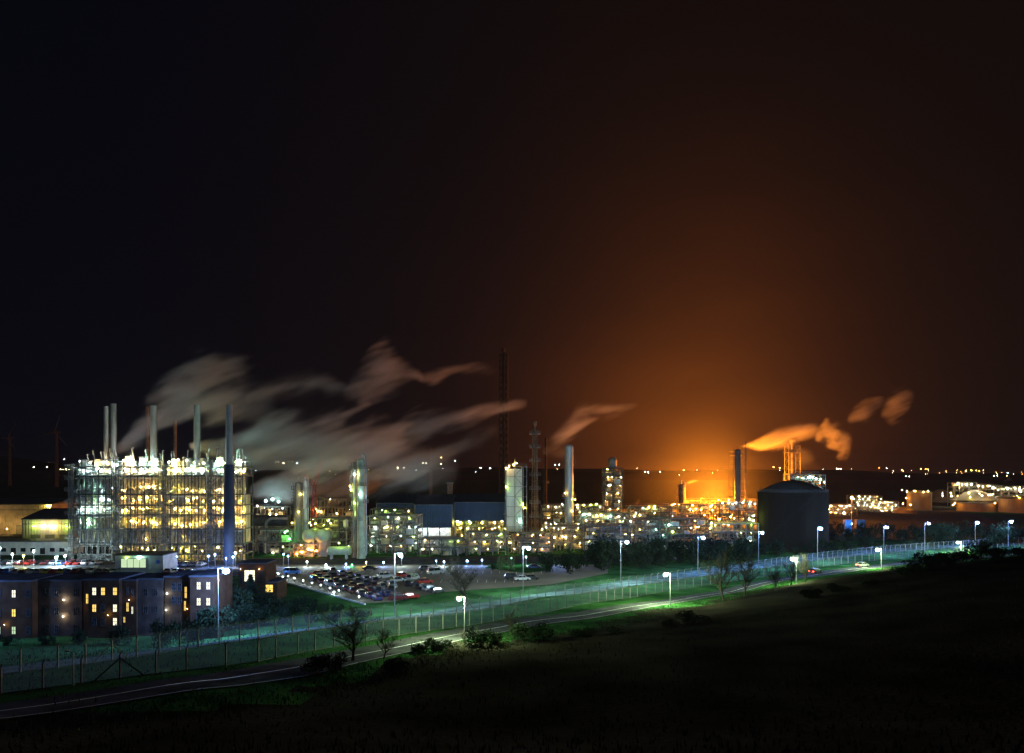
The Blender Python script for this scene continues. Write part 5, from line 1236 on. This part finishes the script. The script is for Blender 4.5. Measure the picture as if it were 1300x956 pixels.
if PL:
    plume('pale steam plume fanning up from beside the outermost furnace stack',262,[(134,578,4),(160,562,14),(195,528,30),(232,496,42),(290,500,48),(350,512,34)],.09,1,[(0,.3),(.03,2.6),(.3,1.0),(.6,.8),(1,0)])
    plume('broad grey-green steam plume blowing level past the navy stack',256,[(240,566,5),(275,568,18),(320,564,34),(380,566,46),(450,574,50),(520,588,42),(585,600,22)],.15,2,[(0,.3),(.03,3.2),(.3,1.0),(.65,.7),(1,0)])
    plume('small grey steam puff high over the pipe racks',270,[(310,508,8),(345,492,18),(380,488,24),(415,490,20),(452,500,9)],.075,3,[(0,0),(.3,1),(.7,.8),(1,0)])
    plume('orange-brown steam puff highest over the lone green column',290,[(434,502,9),(460,484,26),(490,468,32),(514,472,24),(538,484,10)],.11,4,[(0,0),(.3,.8),(.6,1),(1,0)])
    plume('thin orange wisp before the tall flare mast',310,[(525,478,5),(550,478,13),(580,472,10),(620,470,8),(634,470,3)],.075,5,[(0,0),(.3,1),(.6,.6),(1,0)])
    plume('long brown steam drift rising over the blue sheds',300,[(462,590,10),(500,560,22),(545,540,24),(590,530,22),(634,518,16),(670,512,6)],.11,6,[(0,0),(.2,.9),(.6,1),(1,0)])
    plume('soft brown steam haze lying low over the blue sheds',310,[(490,600,14),(530,585,24),(570,575,20),(600,560,20),(635,548,12)],.06,7,[(0,0),(.3,1),(.7,.8),(1,0)])
    plume('orange steam plume trailing off the silver chimney',310,[(688,572,8),(712,556,20),(740,532,18),(775,522,14),(812,514,7)],.10,8,[(0,0),(.2,.8),(.5,1),(1,0)])
    plume('fiery orange steam jet from the scaffolded column top',394,[(940,567,1.2),(960,562,9),(985,553,19),(1012,548,23),(1042,549,12)],.2,9,[(0,1.5),(.1,1.3),(.6,1),(1,0)],nscale=.09)
    plume('round fiery puff beyond the jet of orange steam',398,[(1036,556,7),(1048,555,18),(1062,560,23),(1080,563,11)],.10,21,[(0,0),(.35,1),(.7,.8),(1,0)],stretch=.7)
    plume('upper torn orange puff drifting away from the jet',400,[(1076,533,7),(1092,526,13),(1108,518,11),(1124,510,5)],.075,31,[(0,0),(.3,1),(.7,.7),(1,0)])
    plume('last faint orange puff of the drifting chain',405,[(1120,528,9),(1134,516,19),(1146,509,18),(1160,504,7)],.05,42,[(0,0),(.3,1),(.7,.8),(1,0)])
    plume('low teal steam bank behind the twin columns',338,[(316,622,10),(345,622,20),(385,618,22),(430,622,20),(472,616,14),(500,612,6)],.2,13,[(0,0),(.15,1),(.7,.8),(1,0)])
    plume('orange steam veil around the red lattice tower',440,[(1000,585,6),(1010,582,14),(1024,586,14),(1044,592,6)],.05,14,[(0,0),(.3,1),(.7,.7),(1,0)])
    plume('small glowing steam curl beside the short clad column',410,[(866,628,2),(872,621,6),(880,616,6),(888,612,2)],.12,15,[(0,0),(.3,1),(.7,.7),(1,0)])
    plume('tiny flame-like steam wisp above the far low rack',440,[(806,640,2),(811,636,5),(816,630,4),(821,622,1.5)],.12,16,[(0,0),(.3,1),(.7,.7),(1,0)])

if PL:
    plume('low smoke volume added to spread the orange flare glow behind the racks',428,[(750,625,20),(815,614,60),(870,604,90),(905,600,95),(955,608,70),(1010,622,20)],.0011,17,[(0,0),(.2,.6),(.55,1),(.8,.6),(1,0)],soft=True,stretch=.6)  # volume added so the flare glow spreads above the racks
# ------------------------------------------------------------------ haze
HAZE = 0.00003
if HAZE:
    b = MB(); b.box(-9600,9600,-3100,9700,-3,260)
    o = b.build('haze',M['white']); o.data.materials.clear()
    m = bpy.data.materials.new('haze_air'); m.use_nodes = True; nt = m.node_tree; nt.nodes.clear()
    out = nt.nodes.new('ShaderNodeOutputMaterial'); pv = nt.nodes.new('ShaderNodeVolumePrincipled'); pv.inputs['Density'].default_value = HAZE
    pv.inputs['Color'].default_value = (.9,.9,.92,1); nt.links.new(pv.outputs[0],out.inputs['Volume']); o.data.materials.append(m)
    tag(o,'thin night haze over the plant and hills','haze',kind='stuff')

# ------------------------------------------------------------------ world: night sky, cloud lit orange over the flare
wd = bpy.data.worlds.new('World'); S.world = wd; wd.use_nodes = True; nt = wd.node_tree; nt.nodes.clear()
out = nt.nodes.new('ShaderNodeOutputWorld'); bg = nt.nodes.new('ShaderNodeBackground'); nt.links.new(bg.outputs[0],out.inputs[0])
tc = nt.nodes.new('ShaderNodeTexCoord'); mp = nt.nodes.new('ShaderNodeMapping'); mp.inputs['Scale'].default_value = (1,1,.62); nt.links.new(tc.outputs['Generated'],mp.inputs[0])
nm = nt.nodes.new('ShaderNodeVectorMath'); nm.operation = 'NORMALIZE'; nt.links.new(mp.outputs[0],nm.inputs[0])
dp_ = nt.nodes.new('ShaderNodeVectorMath'); dp_.operation = 'DOT_PRODUCT'; nt.links.new(nm.outputs[0],dp_.inputs[0]); az = math.atan((885-650)/900); dp_.inputs[1].default_value = (sin(az)*.9995,cos(az)*.9995,-.03)
SCL = 1
th = mnode(nt,'ARCCOSINE',mnode(nt,'MINIMUM',dp_.outputs['Value'],.99999))
noi = nt.nodes.new('ShaderNodeTexNoise'); noi.inputs['Scale'].default_value = 3.0; noi.inputs['Detail'].default_value = 4; mp2 = nt.nodes.new('ShaderNodeMapping'); mp2.inputs['Scale'].default_value = (1,1,3.5); nt.links.new(tc.outputs['Generated'],mp2.inputs[0]); nt.links.new(mp2.outputs[0],noi.inputs['Vector'])
cl = mnode(nt,'MULTIPLY_ADD',noi.outputs['Fac'],1.0,.5)
def ex(a, s): return mnode(nt,'MULTIPLY',mnode(nt,'EXPONENT',mnode(nt,'MULTIPLY',th,-1.0/s)),a)
SKY = (.58,.14,.008)
r_ = mnode(nt,'MULTIPLY',ex(SKY[0],.073),cl); g_ = mnode(nt,'MULTIPLY',ex(SKY[1],.070),cl); b_ = mnode(nt,'MULTIPLY',ex(SKY[2],.10),cl)
cmb = nt.nodes.new('ShaderNodeCombineXYZ'); nt.links.new(r_,cmb.inputs[0]); nt.links.new(g_,cmb.inputs[1]); nt.links.new(b_,cmb.inputs[2])
sx = nt.nodes.new('ShaderNodeSeparateXYZ'); nt.links.new(tc.outputs['Generated'],sx.inputs[0])
mr = nt.nodes.new('ShaderNodeMapRange'); mr.inputs['From Min'].default_value = -.45; mr.inputs['From Max'].default_value = .15; nt.links.new(sx.outputs[0],mr.inputs[0])
mxx = nt.nodes.new('ShaderNodeMix'); mxx.data_type = 'RGBA'; nt.links.new(mr.outputs[0],mxx.inputs[0]); mxx.inputs[6].default_value = (.0006,.0011,.0034,1); mxx.inputs[7].default_value = (.0042,.0027,.0024,1)
ad = nt.nodes.new('ShaderNodeVectorMath'); ad.operation = 'ADD'; nt.links.new(mxx.outputs[2],ad.inputs[0]); nt.links.new(cmb.outputs[0],ad.inputs[1])
nt.links.new(ad.outputs[0],bg.inputs['Color']); bg.inputs['Strength'].default_value = 1.0
